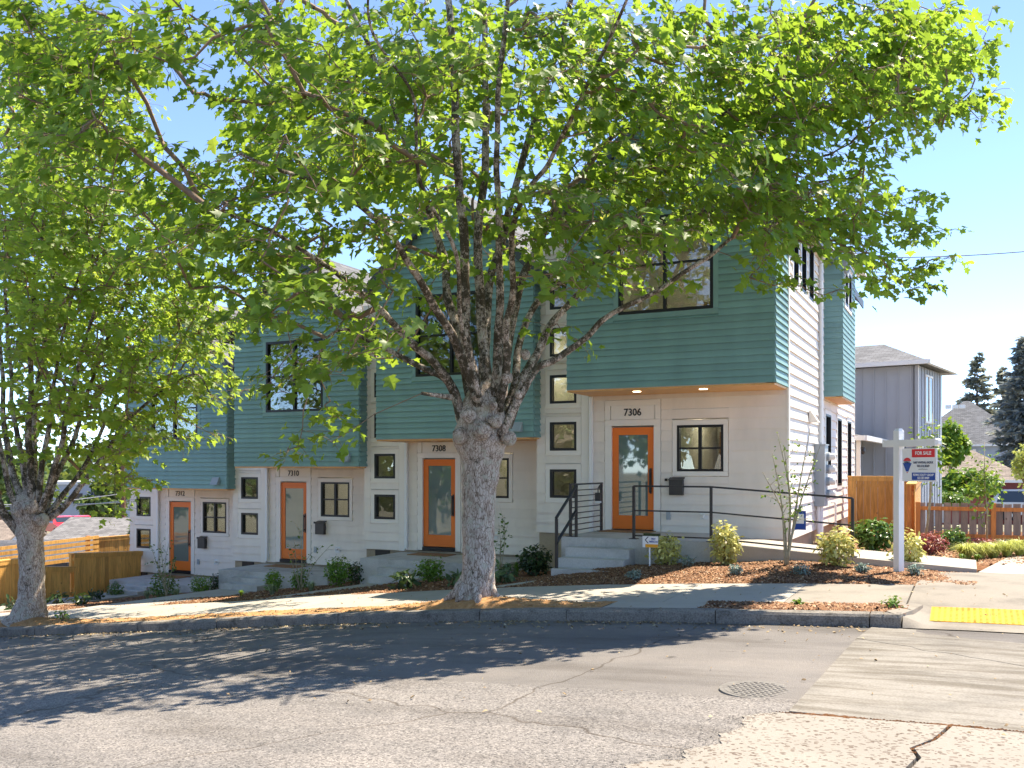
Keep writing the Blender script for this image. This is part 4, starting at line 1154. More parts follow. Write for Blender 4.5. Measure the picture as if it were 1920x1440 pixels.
    while n_up < up_extra:
        q = g.normal(size=3); q /= np.linalg.norm(q); q *= (0.45 + 0.55 * g.random() ** 0.5)
        p = np.array([cx, cy, cz]) + q * np.array([rx, ry, rz])
        if p[1] < 0.5: continue
        u, v, s = proj(p)
        if s > 1 and v > -30 and -60 < u < 1980: continue
        if s > 1 and v > 60: continue
        if p[2] < 3.0: continue
        if edge is not None and not shadow_ok(p): continue
        C.append(p); n_up += 1
    C = np.array(C)
    # connect every cluster to the nearest branch already there
    NA = np.zeros((len(nodes) + len(C), 3)); NA[:nl] = np.array(nodes); cnt = nl
    par = -np.ones(len(NA), int)
    dist0 = np.array([np.min(((NA[:nl] - c) ** 2).sum(1)) for c in C])
    ax = np.array([cx, cy, cz - rz * 0.55])
    for k in np.argsort(dist0):
        c = C[k]; d2 = NA[:cnt] - c
        dd = np.sqrt((d2 ** 2).sum(1))
        out_ = c - ax; out_ /= np.linalg.norm(out_)
        along = -(d2 @ out_) / (dd + 1e-6)     # prefer parents nearer the trunk
        cost = dd * (1.35 - 0.55 * along)
        NA[cnt] = c; par[cnt] = int(np.argmin(cost)); cnt += 1
    desc = np.ones(len(NA))
    for k in range(len(NA) - 1, nl - 1, -1): desc[par[k]] += desc[k]
    mb = MB()
    for k in range(nl, len(NA)):
        p, q = NA[par[k]], NA[k]; L = np.linalg.norm(q - p)
        r1 = min(0.035, 0.0052 * math.sqrt(desc[k])); pr_ = desc[par[k]] if par[k] >= nl else desc[k] * 1.4
        r0 = min(0.042, 0.0052 * math.sqrt(pr_)); r0 = min(r0, r1 * 1.7)
        mid = (p + q) / 2 + g.normal(0, 0.06, 3) * L + np.array([0, 0, -0.05 * L]); mid2 = p * .25 + q * .75 + g.normal(0, .03, 3) * L
        mb.tube([p, mid, mid2, q], [r0, (r0 + r1) / 2, r1, r1 * .8], 4, False)
    # leaves
    CP = NA[nl:]; n = len(CP)
    K = np.maximum(4, g.poisson(nleaf, n)); idx = np.repeat(np.arange(n), K); tot = len(idx)
    par_dir = CP - NA[par[nl:]]; par_dir /= np.linalg.norm(par_dir, axis=1, keepdims=True) + 1e-9
    outw = CP - np.array([cx, cy, cz]); outw[:, 2] *= 0.2; outw /= np.linalg.norm(outw, axis=1, keepdims=True) + 1e-9
    th = g.uniform(0, 2*np.pi, tot); rad = 0.38 * np.sqrt(g.random(tot))
    off = np.stack([np.cos(th) * rad, np.sin(th) * rad, g.normal(0, 0.06, tot) - 0.30 * rad * rad / 0.42], 1)
    back = g.random(tot)[:, None] * 0.30
    P = CP[idx] + off - par_dir[idx] * back
    tip = off * np.array([1, 1, 0.0]) / (rad[:, None] + 1e-6) * 0.8 + outw[idx] * 0.6 + g.normal(0, .35, (tot, 3)) + np.array([0, 0, -0.55])
    nrm = np.array([0, 0, 1.0]) + outw[idx] * 0.55 + off * 0.6 + g.normal(0, 0.42, (tot, 3))
    size = leaf_size * g.uniform(0.55, 1.3, tot)
    for a_ in range(0, tot, 3):
        p_, c_ = P[a_], CP[idx[a_]] - par_dir[idx[a_]] * back[a_] * .8
        mb.tube([c_, (c_ + p_) / 2 + np.array([0, 0, .02]), p_], .0035, 3, False)
    mb.build('branches', M['twig'], root, True)['kind'] = 'stuff'
    rnd = np.clip(g.normal(0.5, 0.2, n)[idx] * 0.6 + g.random(tot) * 0.4, 0, 1)
    keep = np.ones(tot, bool)
    if singles:
        pr_ = np.array([proj(p) for p in P]); vis = (pr_[:, 0] > 20) & (pr_[:, 0] < 1900) & (pr_[:, 1] > 20) & (pr_[:, 1] < 900) & (pr_[:, 2] > 2)
        sc_ = np.where(vis, size / pr_[:, 2], 0); best = np.argsort(-sc_)[:singles]; keep[best] = False
        SV, SF = maple_shape(); me = bpy.data.meshes.new('leaf'); me.from_pydata(SV.tolist(), [], SF.tolist()); me.materials.append(M['maple_single']); me.update()
        for b_ in best:
            z_ = Vector(nrm[b_]).normalized(); y_ = Vector(tip[b_]); y_ = (y_ - z_ * y_.dot(z_)).normalized(); x_ = y_.cross(z_)
            o = bpy.data.objects.new('leaf', me); COL.objects.link(o); o.parent = root
            Mx = Matrix((x_, y_, z_)).transposed().to_4x4() @ Matrix.Scale(float(size[b_]), 4); Mx.translation = Vector(P[b_]) - org(root); o.matrix_local = Mx
    kk = np.where(keep)[0]; VV, FF, AA, off0 = [], [], [], 0
    for q_, fold in enumerate(((.16, -.10, 1.0), (.42, -.22, .85), (-.12, .10, 1.1), (.28, -.45, .95))):
        ii = kk[q_::4]; V, F = place_leaves(P[ii], nrm[ii], tip[ii], size[ii], maple_shape(*fold))
        VV.append(V); FF.append(F + off0); AA.append(np.repeat(rnd[ii], len(V) // len(ii))); off0 += len(V)
    fast_mesh('foliage', np.concatenate(VV), np.concatenate(FF), mat, root, attr=np.concatenate(AA))['kind'] = 'stuff'
    # hanging seed bunches
    ns = int(n * 0.55); ci = g.choice(n, ns, replace=False); Ks = g.integers(4, 9, ns); ii = np.repeat(ci, Ks); t2 = len(ii)
    cc = g.normal(0, .2, (n, 3)) * np.array([1, 1, .3])
    P2 = CP[ii] + cc[ii] + g.normal(0, 0.035, (t2, 3)) + np.array([0, 0, -0.06])
    V, F = place_leaves(P2, g.normal(0, 1, (t2, 3)) + np.array([0, -.5, 0]), g.normal(0, .45, (t2, 3)) + np.array([0, 0, -1.0]), np.full(t2, leaf_size * 0.42), quad_shape(0.17))
    fast_mesh('seed_bunches', V, F, M['samara'], root, attr=np.repeat(g.random(t2), 4))['kind'] = 'stuff'
    return root

MAIN = ["77776555654466666778765789999950",
        "88886447765678766678887799999960",
        "66774117887788754567887899999960",
        "34552116889877643456888999888650",
        "35542116789987543567788886221010",
        "23444566567887543678788887742000",
        "11234666544565333556777777763000",
        "00123566554443221454333456676300",
        "00012455544332211452111232354100",
        "00001134553321101341000000000000",
        "00000012444421000121000000000000",
        "00000001344211000000000000000000",
        "00000000023001000000000000000000",
        "00000000033000000000000000000000"]
LEFT = ["55310000", "77531000", "87641000", "88763100", "88876420", "88887630", "88888851", "88888872", "78888883", "56777762", "45567650", "33457310", "22155000", "00030000"]
s0 = 13.0
main_trunk = [(894, 1156, s0, 0.36), (895, 1136, s0, 0.30), (896, 1105, s0, 0.25), (897, 1040, s0, 0.228), (897, 980, s0, 0.222), (900, 915, s0, 0.238), (903, 865, s0, 0.275), (902, 825, s0, 0.385), (904, 795, s0, 0.34), (906, 765, s0, 0.31), (908, 735, s0, 0.22), (908, 715, s0, 0.1)]
main_limbs = [
    ([(866, 790, 12.95), (850, 735, 12.85), (815, 676, 12.6), (776, 644, 12.4), (738, 609, 12.1), (700, 571, 11.8), (640, 520, 11.4), (583, 479, 11.0), (480, 420, 10.4), (380, 380, 9.9)], 0.105, 0.02),
    ([(862, 770, 13.1), (838, 715, 13.2), (795, 690, 13.3), (738, 660, 13.4), (690, 640, 13.5), (650, 618, 13.5), (610, 640, 13.3), (590, 700, 13.0)], 0.09, 0.012),
    ([(905, 780, 12.85), (890, 735, 12.7), (868, 682, 12.5), (853, 636, 12.3), (815, 575, 11.9), (769, 495, 11.3), (731, 437, 10.9), (660, 375, 10.3), (560, 330, 9.6), (450, 290, 8.9)], 0.125, 0.02),
    ([(896, 770, 13.0), (883, 690, 12.9), (872, 606, 12.8), (868, 460, 12.7), (860, 338, 12.6), (850, 150, 12.4), (838, -40, 12.2), (820, -250, 12)], 0.13, 0.05),
    ([(885, 760, 13.4), (862, 640, 13.7), (841, 567, 13.9), (832, 480, 14.1), (800, 380, 14.2), (765, 280, 14.2), (720, 150, 14.1), (650, 0, 13.9), (590, -150, 13.6)], 0.12, 0.03),
    ([(915, 770, 13.2), (910, 700, 13.3), (902, 567, 13.5), (896, 464, 13.6), (905, 350, 13.6), (912, 180, 13.6), (905, 0, 13.6), (900, -220, 13.4)], 0.125, 0.05),
    ([(925, 760, 12.9), (931, 680, 12.8), (937, 590, 12.6), (938, 520, 12.5), (933, 440, 12.4), (930, 300, 12.0), (938, 130, 11.5), (960, -40, 11.0), (980, -200, 10.6)], 0.10, 0.03),
    ([(935, 770, 12.8), (948, 690, 12.6), (947, 613, 12.4), (963, 548, 12.2), (962, 434, 11.8), (990, 357, 11.4), (1030, 300, 11.0), (1090, 190, 10.4), (1140, 80, 9.9), (1190, -30, 9.4)], 0.085, 0.02),
    ([(950, 800, 12.95), (966, 750, 13.0), (982, 705, 13.1), (1008, 660, 13.3), (1028, 615, 13.4), (1050, 585, 13.5), (1095, 535, 13.6), (1150, 470, 13.6), (1200, 400, 13.5), (1260, 320, 13.3), (1340, 230, 13.0), (1430, 170, 12.7), (1540, 130, 12.5)], 0.115, 0.02),
    ([(940, 815, 12.7), (975, 745, 12.6), (1004, 690, 12.6), (1044, 670, 12.6), (1097, 636, 12.6), (1130, 603, 12.6), (1180, 572, 12.6), (1250, 533, 12.6), (1330, 485, 12.6), (1370, 450, 12.6), (1430, 428, 12.6), (1500, 402, 12.5), (1580, 395, 12.4)], 0.085, 0.018),
    ([(945, 775, 13.2), (966, 715, 13.4), (972, 650, 13.6), (992, 590, 13.8), (1025, 548, 13.9), (1082, 514, 14.0), (1140, 470, 14.0), (1200, 445, 13.9), (1267, 412, 13.8), (1325, 398, 13.7), (1400, 374, 13.5), (1500, 350, 13.2), (1600, 335, 13.0)], 0.09, 0.015),
    ([(940, 760, 13.5), (955, 620, 14.0), (983, 529, 14.2), (1000, 480, 14.3), (1036, 395, 14.4), (1090, 330, 14.4), (1160, 250, 14.3), (1267, 205, 14.0), (1340, 160, 13.8), (1480, 195, 13.3), (1600, 190, 13.0), (1700, 170, 12.8)], 0.11, 0.02),
    ([(845, 745, 12.6), (815, 738, 12.2), (790, 735, 11.9)], 0.06, 0.03),
    ([(905, 740, 13.8), (915, 560, 14.3), (960, 380, 14.6), (1010, 200, 14.6), (1060, 40, 14.4), (1100, -150, 14.2)], 0.11, 0.04),
    ([(898, 745, 12.5), (862, 600, 12.0), (850, 470, 11.4), (790, 345, 10.8), (775, 190, 10.2), (700, 60, 9.6), (690, -60, 9.2)], 0.05, 0.015),
]
stubs = [(950, 708, 12.65, 0.085), (972, 740, 12.55, 0.06), (865, 818, 12.75, 0.12), (955, 822, 12.75, 0.10), (905, 808, 12.6, 0.12), (930, 790, 12.6, 0.09), (880, 780, 12.65, 0.10), (895, 745, 12.65, 0.07), (925, 760, 12.6, 0.06), (985, 665, 12.8, 0.07)]
main_tree = build_tree('large pollarded maple in the middle, its trunk in front of the 7308 door', (-6.2, 11.45, zstrip(-6.2, 11.45) - 0.1), main_trunk, main_limbs, MAIN, 0, 13.0,
    (-6.0, 11.2, 6.4, 7.2, 6.3, 7.0), 0.133, 0.84, 20, 220, M['maple'], 11, 300, stubs, ([-12, -9, -6.9, -4.4, -3.4, -2.6, -2.4, 0, 3], [2.0, 3.6, 5.0, 7.2, 8.8, 9.8, 13.6, 13.8, 13.8]))
s1 = 17.15
lt = [(50, 1172, s1, 0.42), (54, 1158, s1, 0.33), (58, 1120, s1, 0.235), (60, 1060, s1, 0.21), (57, 1010, s1, 0.225), (58, 975, s1, 0.30), (58, 950, s1, 0.33), (60, 930, s1, 0.25), (60, 918, s1, 0.1)]
ll = [([(45, 1010, 17.1), (26, 985, 17.0), (6, 955, 16.9), (-12, 900, 16.7), (-30, 800, 16.4), (-60, 600, 16)], 0.13, 0.04),
      ([(40, 965, 17), (22, 930, 16.9), (10, 885, 16.8), (2, 840, 16.7), (-8, 740, 16.5), (-20, 560, 16.2)], 0.08, 0.03),
      ([(48, 945, 17.3), (22, 880, 17.5), (9, 812, 17.7), (6, 740, 17.8), (0, 600, 18)], 0.10, 0.04),
      ([(55, 940, 17.3), (46, 880, 17.4), (32, 812, 17.5), (24, 760, 17.6), (15, 620, 17.6), (8, 450, 17.6)], 0.085, 0.03),
      ([(60, 955, 17.0), (57, 890, 16.9), (53, 812, 16.8), (57, 740, 16.7), (62, 580, 16.5), (78, 420, 16.2), (95, 290, 16.0)], 0.10, 0.03),
      ([(64, 940, 17.3), (65, 870, 17.4), (66, 780, 17.5), (80, 640, 17.6), (105, 480, 17.6), (130, 340, 17.5)], 0.09, 0.03),
      ([(70, 945, 17.0), (80, 865, 16.9), (91, 800, 16.8), (98, 740, 16.7), (122, 610, 16.5), (155, 480, 16.2), (185, 360, 16)], 0.075, 0.02),
      ([(74, 960, 16.9), (97, 890, 16.7), (116, 828, 16.6), (130, 760, 16.4), (160, 640, 16.1), (205, 520, 15.8), (260, 430, 15.5)], 0.085, 0.02),
      ([(84, 958, 17.2), (112, 884, 17.3), (134, 831, 17.4), (154, 765, 17.5), (190, 660, 17.5), (240, 560, 17.4), (300, 480, 17.2)], 0.08, 0.02),
      ([(90, 965, 17.1), (116, 930, 17.2), (150, 885, 17.3), (185, 815, 17.4), (215, 765, 17.4), (265, 700, 17.3), (335, 620, 17.0)], 0.075, 0.02),
      ([(92, 972, 17.0), (122, 945, 16.9), (158, 898, 16.8), (200, 842, 16.7), (230, 800, 16.6), (295, 740, 16.4), (370, 700, 16.2), (400, 740, 16.1)], 0.085, 0.012)]
left_tree = build_tree('smaller maple at the left edge with many upright limbs, by the cedar fence', (-15.6, 11.45, zstrip(-15.6, 11.45) - 0.1), lt, ll, LEFT, 2, 17.2,
    (-15.8, 11.6, 3.9, 4.6, 4.6, 5.8), 0.125, 2.0, 18, 60, M['maple2'], 23, 0, [(35, 960, 16.9, 0.1), (80, 975, 16.9, 0.12), (60, 950, 16.8, 0.12)])
# ================================================================== shrubs and bed plants
def veg(name, refl, trans, tf=0.35, var=0.3, rough=0.4, hue=None):
    M[name] = leaf_mat(name, refl, trans, tf, var, rough, True, hue)
veg('varieg', (0.62, 0.58, 0.17), (0.7, 0.68, 0.2), 0.35, 0.55, 0.4, (1.3, 1.3, 2.2))
veg('bright_green', (0.13, 0.26, 0.035), (0.28, 0.42, 0.05), 0.35)
veg('mid_green', (0.09, 0.18, 0.035), (0.18, 0.30, 0.04), 0.3)
veg('dark_green', (0.045, 0.085, 0.03), (0.08, 0.14, 0.03), 0.2, 0.35, 0.3)
veg('glossy_green', (0.10, 0.19, 0.035), (0.16, 0.28, 0.04), 0.25, 0.4, 0.25)
veg('blue_green', (0.22, 0.30, 0.26), (0.2, 0.28, 0.22), 0.2, 0.35, 0.5, (1.2, 1.2, 1.2))
veg('hosta', (0.12, 0.19, 0.09), (0.16, 0.25, 0.1), 0.25, 0.4, 0.35)
veg('barberry', (0.30, 0.075, 0.07), (0.35, 0.09, 0.07), 0.3, 0.45, 0.4, (1.3, 1.5, 1.4))
veg('yellow_grass', (0.52, 0.56, 0.13), (0.6, 0.64, 0.16), 0.4, 0.35, 0.4, (1.15, 1.1, 1.4))
veg('tuft_grass', (0.36, 0.44, 0.24), (0.4, 0.48, 0.24), 0.35, 0.4, 0.45, (1.5, 1.4, 1.6))
veg('spruce', (0.33, 0.38, 0.385), (0.3, 0.34, 0.33), 0.4, 0.35, 0.6)
veg('fir', (0.31, 0.34, 0.30), (0.3, 0.33, 0.25), 0.4, 0.35, 0.6, (1.4, 1.2, .9))
veg('far_green', (0.11, 0.17, 0.05), (0.2, 0.28, 0.06), 0.3, 0.35)
M['stem'] = paint('shrub_stem', (0.20, 0.15, 0.09), 0.85, 0.3, 20, 0.3)
M['sapling_bark'] = paint('sapling_bark', (0.36, 0.31, 0.20), 0.8, 0.35, 14, 0.3)

YB = {1003: 16.2, 945: 14.6, 806: 15.8, 757: 14.4, 853: 14.5, 513: 15.9, 562: 16.4, 634: 16.6, 669: 16.9, 510: 15.0, 583: 15.2, 452: 15.4, 306: 16.9, 377: 17.2, 405: 17.9, 276: 16.2, 331: 16.4, 216: 17.9,
      246: 18.9, 108: 15.9, 152: 15.4, 176: 16.8, 24: 14.6, 968: 15.9, 938: 16.1, 563: 16.2, 312: 16.7, 1746: 18.9, 1842: 21.6, 1787: 20.6, 1640: 18.9, 1812: 18.3, 1838: 18.6, 1862: 18.9, 1888: 19.2, 1912: 19.6, 1803: 17.8, 1831: 18.0}
def bedpoint(u, v, zf=None):
    if u in YB:
        a, b = ray(u); Yv = YB[u]; return Vector((a * Yv / b, Yv, zmulch(a * Yv / b, Yv)))
    return G(u, v, zf or zmulch)
def crown_points(g, n, c, rx, ry, rz, shell=0.55, lump=0.22, seed=0.0):
    q = g.normal(size=(n, 3)); q /= np.linalg.norm(q, axis=1, keepdims=True)
    r = shell + (1 - shell) * g.random(n)
    lm = np.array([1 + lump * mnoise.noise(Vector(a * 1.9) + Vector((seed, seed * .7, 0))) + lump * .7 * mnoise.noise(Vector(a * 4.3) + Vector((seed, 0, 0))) for a in q])
    P = q * (r * lm)[:, None] * np.array([rx, ry, rz]) + np.array(c)
    return P, q
def shrub(u, v, wpx, hpx, mat, leaf, n, label, name='shrub', shape=None, group=None, cat='shrub', pos=None, shell=0.45, squash=0.85, seed=None, zf=None):
    p = pos if pos is not None else bedpoint(u, v, zf)
    s = proj(p)[2]; w_, h_ = wpx * s / FPX, hpx * s / FPX
    sd_ = seed if seed is not None else int(u * 7 + v); g = np.random.default_rng(sd_)
    root = empty(name, p, label, cat, group)
    P, q = crown_points(g, n, (p.x, p.y, p.z + h_ * 0.52), w_ / 2, w_ / 2 * squash, h_ * 0.5, shell, 0.42, sd_ % 97)
    P[:, 2] = np.maximum(P[:, 2], p.z + 0.02)
    nr = q * 0.7 + np.array([0, 0, 0.6]) + g.normal(0, .45, (n, 3)); tp_ = q + np.array([0, 0, 0.35]) + g.normal(0, .5, (n, 3))
    V, F = place_leaves(P, nr, tp_, leaf * g.uniform(.6, 1.3, n), shape or oval_shape(0.28))
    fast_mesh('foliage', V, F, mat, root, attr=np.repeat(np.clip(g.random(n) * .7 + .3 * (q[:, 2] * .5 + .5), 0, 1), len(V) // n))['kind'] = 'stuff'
    mb = MB()
    for k in range(7):
        e = P[g.integers(n)]; b = Vector((p.x + g.normal(0, .03), p.y + g.normal(0, .03), p.z - 0.02))
        mb.tube([b, b.lerp(Vector(e), .5) + Vector((0, 0, .03)), Vector(e)], [0.012, 0.008, 0.004], 5)
    mb.build('stems', M['stem'], root)
    return root
def tuft(u, v, wpx, hpx, mat, n, label, pos=None, name='grass_tuft', cat='grass', group=None, bw=0.006):
    p = pos if pos is not None else bedpoint(u, v)
    s = proj(p)[2]; w_, h_ = wpx * s / FPX / 2, hpx * s / FPX; g = np.random.default_rng(int(u * 3 + v))
    a = g.uniform(0, 2*np.pi, n); r = w_ * g.uniform(.25, 1, n); h = h_ * g.uniform(.6, 1.1, n)
    d = np.stack([np.cos(a), np.sin(a), np.zeros(n)], 1); sd_ = np.stack([-np.sin(a), np.cos(a), np.zeros(n)], 1) * bw
    b = np.array(p) + d * (0.15 * w_ * g.random(n))[:, None]
    m1 = b + d * (r * .35)[:, None] + np.array([0, 0, 1]) * (h * .8)[:, None]; e = b + d * r[:, None] + np.array([0, 0, 1]) * (h * g.uniform(.35, .95, n))[:, None]
    V = np.stack([b - sd_, b + sd_, m1 + sd_ * .8, m1 - sd_ * .8, e], 1).reshape(-1, 3); k = np.arange(n)[:, None] * 5
    F = np.concatenate([k + np.array([[0, 1, 2]]), k + np.array([[0, 2, 3]]), k + np.array([[3, 2, 4]])])
    return tag(fast_mesh(name, V, F, mat, attr=np.repeat(g.random(n), 5), at=p), label, cat, group)

# bed in front of 7306
gv = 'yellow variegated shrubs by the ramp'
shrub(1247, 1060, 62, 60, M['varieg'], 0.075, 620, 'pale variegated shrub beside the small white yard sign on a stake', group=gv)
shrub(1361, 1060, 56, 79, M['varieg'], 0.075, 720, 'tall yellow variegated shrub below the middle post of the ramp railing', group=gv)
shrub(1568, 1062, 66, 70, M['varieg'], 0.08, 760, 'yellow variegated shrub in front of the end post of the ramp railing', group=gv)
shrub(1703, 1064, 56, 66, M['varieg'], 0.08, 560, 'yellow variegated shrub half hidden behind the white for sale post', group=gv)
gb = 'small blue green ground plants'
for (u, v, w_, h_, lb) in ((1190, 1086, 30, 18, 'small silvery plant at the right foot of the 7306 steps'), (1290, 1063, 30, 20, 'small blue green plant right of the yard sign shrub'),
                           (1379, 1077, 30, 19, 'small blue green plant below the tallest variegated shrub'), (1501, 1078, 34, 20, 'small blue green plant right of the bare sapling'),
                           (1616, 1073, 28, 18, 'small blue green plant between the end post shrub and the sign post'), (1715, 1079, 32, 22, 'small dark green plant at the foot of the for sale post')):
    shrub(u, v, w_, h_, M['blue_green'], 0.045, 230, lb, 'ground_plant', oval_shape(.2), gb, 'plant', shell=0.3)
shrub(1640, 1028, 82, 64, M['glossy_green'], 0.10, 900, 'broad glossy green shrub between the ramp and the cedar fence', zf=zmulch)
shrub(1746, 1036, 62, 42, M['barberry'], 0.05, 800, 'dark red barberry bush left of the yellow grass')
shrub(1842, 1014, 60, 22, M['barberry'], 0.05, 420, 'low red barberry behind the yellow grass by the picket fence')
shrub(1787, 1024, 54, 40, M['glossy_green'], 0.09, 420, 'green leafy shrub behind the red barberry')
for k, (u, v) in enumerate(((1812, 1040), (1838, 1036), (1862, 1034), (1888, 1032), (1912, 1036))):
    tuft(u, v, 84, 34, M['yellow_grass'], 420, ['first', 'second', 'third', 'fourth', 'fifth'][k] + ' clump of bright yellow arching grass counted from the barberry', group='yellow grass clumps by the side pavement', bw=0.008)
tuft(1803, 1052, 24, 16, M['bright_green'], 120, 'small green tuft in front of the yellow grass, left one'); tuft(1831, 1049, 24, 16, M['bright_green'], 120, 'small green tuft in front of the yellow grass, right one')
# beds of the other houses
shrub(1003, 1053, 62, 52, M['dark_green'], 0.085, 700, 'dark rounded evergreen shrub left of the 7306 handrail')
tuft(968, 1054, 22, 30, M['bright_green'], 60, 'yellow green sprig left of the dark evergreen shrub', bw=0.012)
shrub(806, 1087, 56, 46, M['bright_green'], 0.06, 800, 'bright green feathery shrub right of the 7308 steps')
def hosta(u, v, w_, h_, n, lb, mat='hosta'):
    return shrub(u, v, w_, h_, M[mat], 0.16, n, lb, 'leafy_plant', oval_shape(.22), 'low broad-leaved plants in the beds', 'plant', shell=0.25)
hosta(945, 1098, 52, 36, 70, 'low grey green broad-leaved plant right of the big maple trunk'); hosta(757, 1110, 58, 32, 80, 'dark low broad-leaved plant at the foot of the 7308 steps', 'dark_green'); hosta(853, 1100, 34, 28, 45, 'low broad-leaved plant just left of the big maple trunk')
shrub(513, 1102, 34, 44, M['bright_green'], 0.055, 600, 'narrow bright green shrub right of the 7310 steps')
shrub(562, 1100, 38, 40, M['bright_green'], 0.055, 520, 'bright green shrub with a thin sapling growing through it')
shrub(634, 1095, 56, 56, M['bright_green'], 0.06, 900, 'largest bright green shrub between the 7310 and 7308 steps')
shrub(669, 1085, 42, 46, M['dark_green'], 0.06, 420, 'dark shrub against the left side of the 7308 porch')
tuft(510, 1120, 34, 22, M['tuft_grass'], 130, 'pale striped grass tuft in front of the narrow green shrub'); tuft(583, 1113, 36, 24, M['tuft_grass'], 130, 'pale striped grass tuft in front of the sapling shrub')
tuft(452, 1122, 18, 14, M['bright_green'], 60, 'small grass tuft at the foot of the 7310 steps')
shrub(306, 1122, 62, 46, M['mid_green'], 0.06, 700, 'wide green shrub right of the 7312 steps with a sapling in it'); shrub(377, 1118, 44, 38, M['bright_green'], 0.055, 560, 'round bright green shrub between the 7312 and 7310 steps')
shrub(405, 1102, 26, 36, M['dark_green'], 0.05, 380, 'small dark upright shrub beside the 7310 porch')
tuft(276, 1130, 26, 20, M['tuft_grass'], 110, 'pale grass tuft at the foot of the 7312 steps'); tuft(331, 1126, 32, 22, M['tuft_grass'], 120, 'pale grass tuft in front of the wide green shrub')
shrub(216, 1112, 34, 32, M['mid_green'], 0.055, 420, 'round green shrub by the cedar fence left of the 7312 steps'); shrub(246, 1090, 30, 20, M['mid_green'], 0.05, 300, 'small green shrub against the corner of the 7312 house')
for u, v, lb in ((108, 1118, 'low plant by the fence gate, left of three'), (152, 1126, 'low plant by the fence gate, middle and nearest the pavement'), (176, 1112, 'low plant by the fence gate, right of three'), (24, 1146, 'low leafy plant left of the left maple trunk')):
    hosta(u, v, 36, 22, 50, lb, 'dark_green')
def weed(u, v, w_, h_, lb): shrub(u, v, w_, h_, M['bright_green'], 0.05, 60, lb, 'weed', None, None, 'weed', pos=G(u, v, zstrip), shell=.2)
weed(1672, 1140, 40, 24, 'leafy weed at the right end of the planting strip'); weed(1497, 1134, 28, 9, 'small weed at the back edge of the right planting strip'); weed(118, 1165, 26, 26, 'yellow green sprout at the foot of the left maple trunk')

def sapling(u, v, tops, leafn, leaf, mat, label, r=0.014, zf=None, spread=0.5):
    p = bedpoint(u, v, zf); s = proj(p)[2]; g = np.random.default_rng(int(u))
    root = empty('sapling', p, label, 'sapling', 'young multi-stem saplings in the beds'); mb = MB(); LP = []
    for (tu, tv, ds) in tops:
        e = PS(tu, tv, s + ds); mid = p.lerp(e, .5) + Vector((g.normal(0, .06), g.normal(0, .06), .08))
        pts = [Vector(x) for x in catmull([p + Vector((g.normal(0, .03), g.normal(0, .03), 0)), mid, e], 6)]
        mb.tube(pts, list(np.linspace(r, r * .25, len(pts))), 6)
        for k in range(5):
            t_ = pts[int(len(pts) * (.35 + .12 * k))]; e2 = t_ + Vector((g.normal(0, .14), g.normal(0, .12), abs(g.normal(0, .16)))) * (spread / .5)
            mb.tube([t_, t_.lerp(e2, .5) + Vector((0, 0, .02)), e2], [r * .3, r * .22, r * .12], 4)
            LP += [t_.lerp(e2, f) for f in g.uniform(.2, 1, 4)] + [e2] * 2
        LP += [pts[int(len(pts) * f)] for f in g.uniform(.4, .99, 6)]
    mb.build('stem', M['sapling_bark'], root, True)
    LP = np.array([tuple(x) for x in LP]); ii = g.integers(0, len(LP), leafn)
    P = LP[ii] + g.normal(0, .03, (leafn, 3)); V, F = place_leaves(P, g.normal(0, .6, (leafn, 3)) + np.array([0, -.2, .8]), g.normal(0, 1, (leafn, 3)), leaf * g.uniform(.6, 1.2, leafn), oval_shape(.3))
    fast_mesh('foliage', V, F, mat, root, attr=np.repeat(g.random(leafn), len(V) // leafn))['kind'] = 'stuff'
    return root
sapling(1474, 1060, [(1458, 812, .2), (1448, 850, -.2), (1470, 840, 0), (1520, 800, .3), (1540, 830, .1), (1500, 900, -.3), (1430, 885, 0)], 300, 0.055, M['bright_green'], 'thin sparse multi-stem sapling in front of the ramp railing', 0.018)
sapling(938, 1062, [(945, 965, 0), (952, 985, .2), (935, 980, 0)], 70, 0.07, M['mid_green'], 'thin sapling just right of the big maple trunk', 0.01)
sapling(563, 1098, [(552, 1010, 0), (565, 985, .1), (620, 1022, .1), (585, 1035, 0), (540, 1035, -.1)], 60, 0.07, M['mid_green'], 'thin pale sapling second from the left, in front of an orange door', 0.012)
sapling(312, 1120, [(280, 1015, 0), (298, 1005, .1), (318, 1012, .2), (330, 1050, 0), (290, 1045, -.1)], 150, 0.07, M['mid_green'], 'leftmost thin pale sapling, growing by the lowest steps', 0.012)
def young_tree(u, v, Y, crown, leafn, leaf, mat, label, r=0.03):
    """slender staked tree: trunk and loose crown; crown = (u, v, wpx, hpx)"""
    b = PY(u, v, Y); s = proj(b)[2]; g = np.random.default_rng(int(u))
    root = empty('young_tree', b, label, 'tree', 'young trees by the picket fence')
    c = PS(crown[0], crown[1], s); rx, rz = crown[2] * s / FPX / 2, crown[3] * s / FPX / 2
    mb = MB(); mb.tube([b, b.lerp(c, .5) + Vector((.03, 0, 0)), c, c + Vector((0, 0, rz))], [r, r * .8, r * .5, r * .2], 8)
    P, q = crown_points(g, leafn, c, rx, rx, rz, .15, .3, u)
    for k in range(14): mb.tube([Vector(b.lerp(c, g.uniform(.75, 1.2))), Vector(P[g.integers(leafn)])], [r * .3, r * .1], 4)
    mb.build('trunk', M['sapling_bark'], root, True)
    V, F = place_leaves(P, q * .5 + np.array([0, 0, .7]) + g.normal(0, .5, (leafn, 3)), q + g.normal(0, .6, (leafn, 3)), leaf * g.uniform(.6, 1.2, leafn), oval_shape(.3))
    fast_mesh('foliage', V, F, mat, root, attr=np.repeat(g.random(leafn), len(V) // leafn))['kind'] = 'stuff'
young_tree(1735, 1020, 21.6, (1748, 850, 80, 150), 420, 0.10, M['bright_green'], 'young tree with pale trunk just right of the for sale sign')
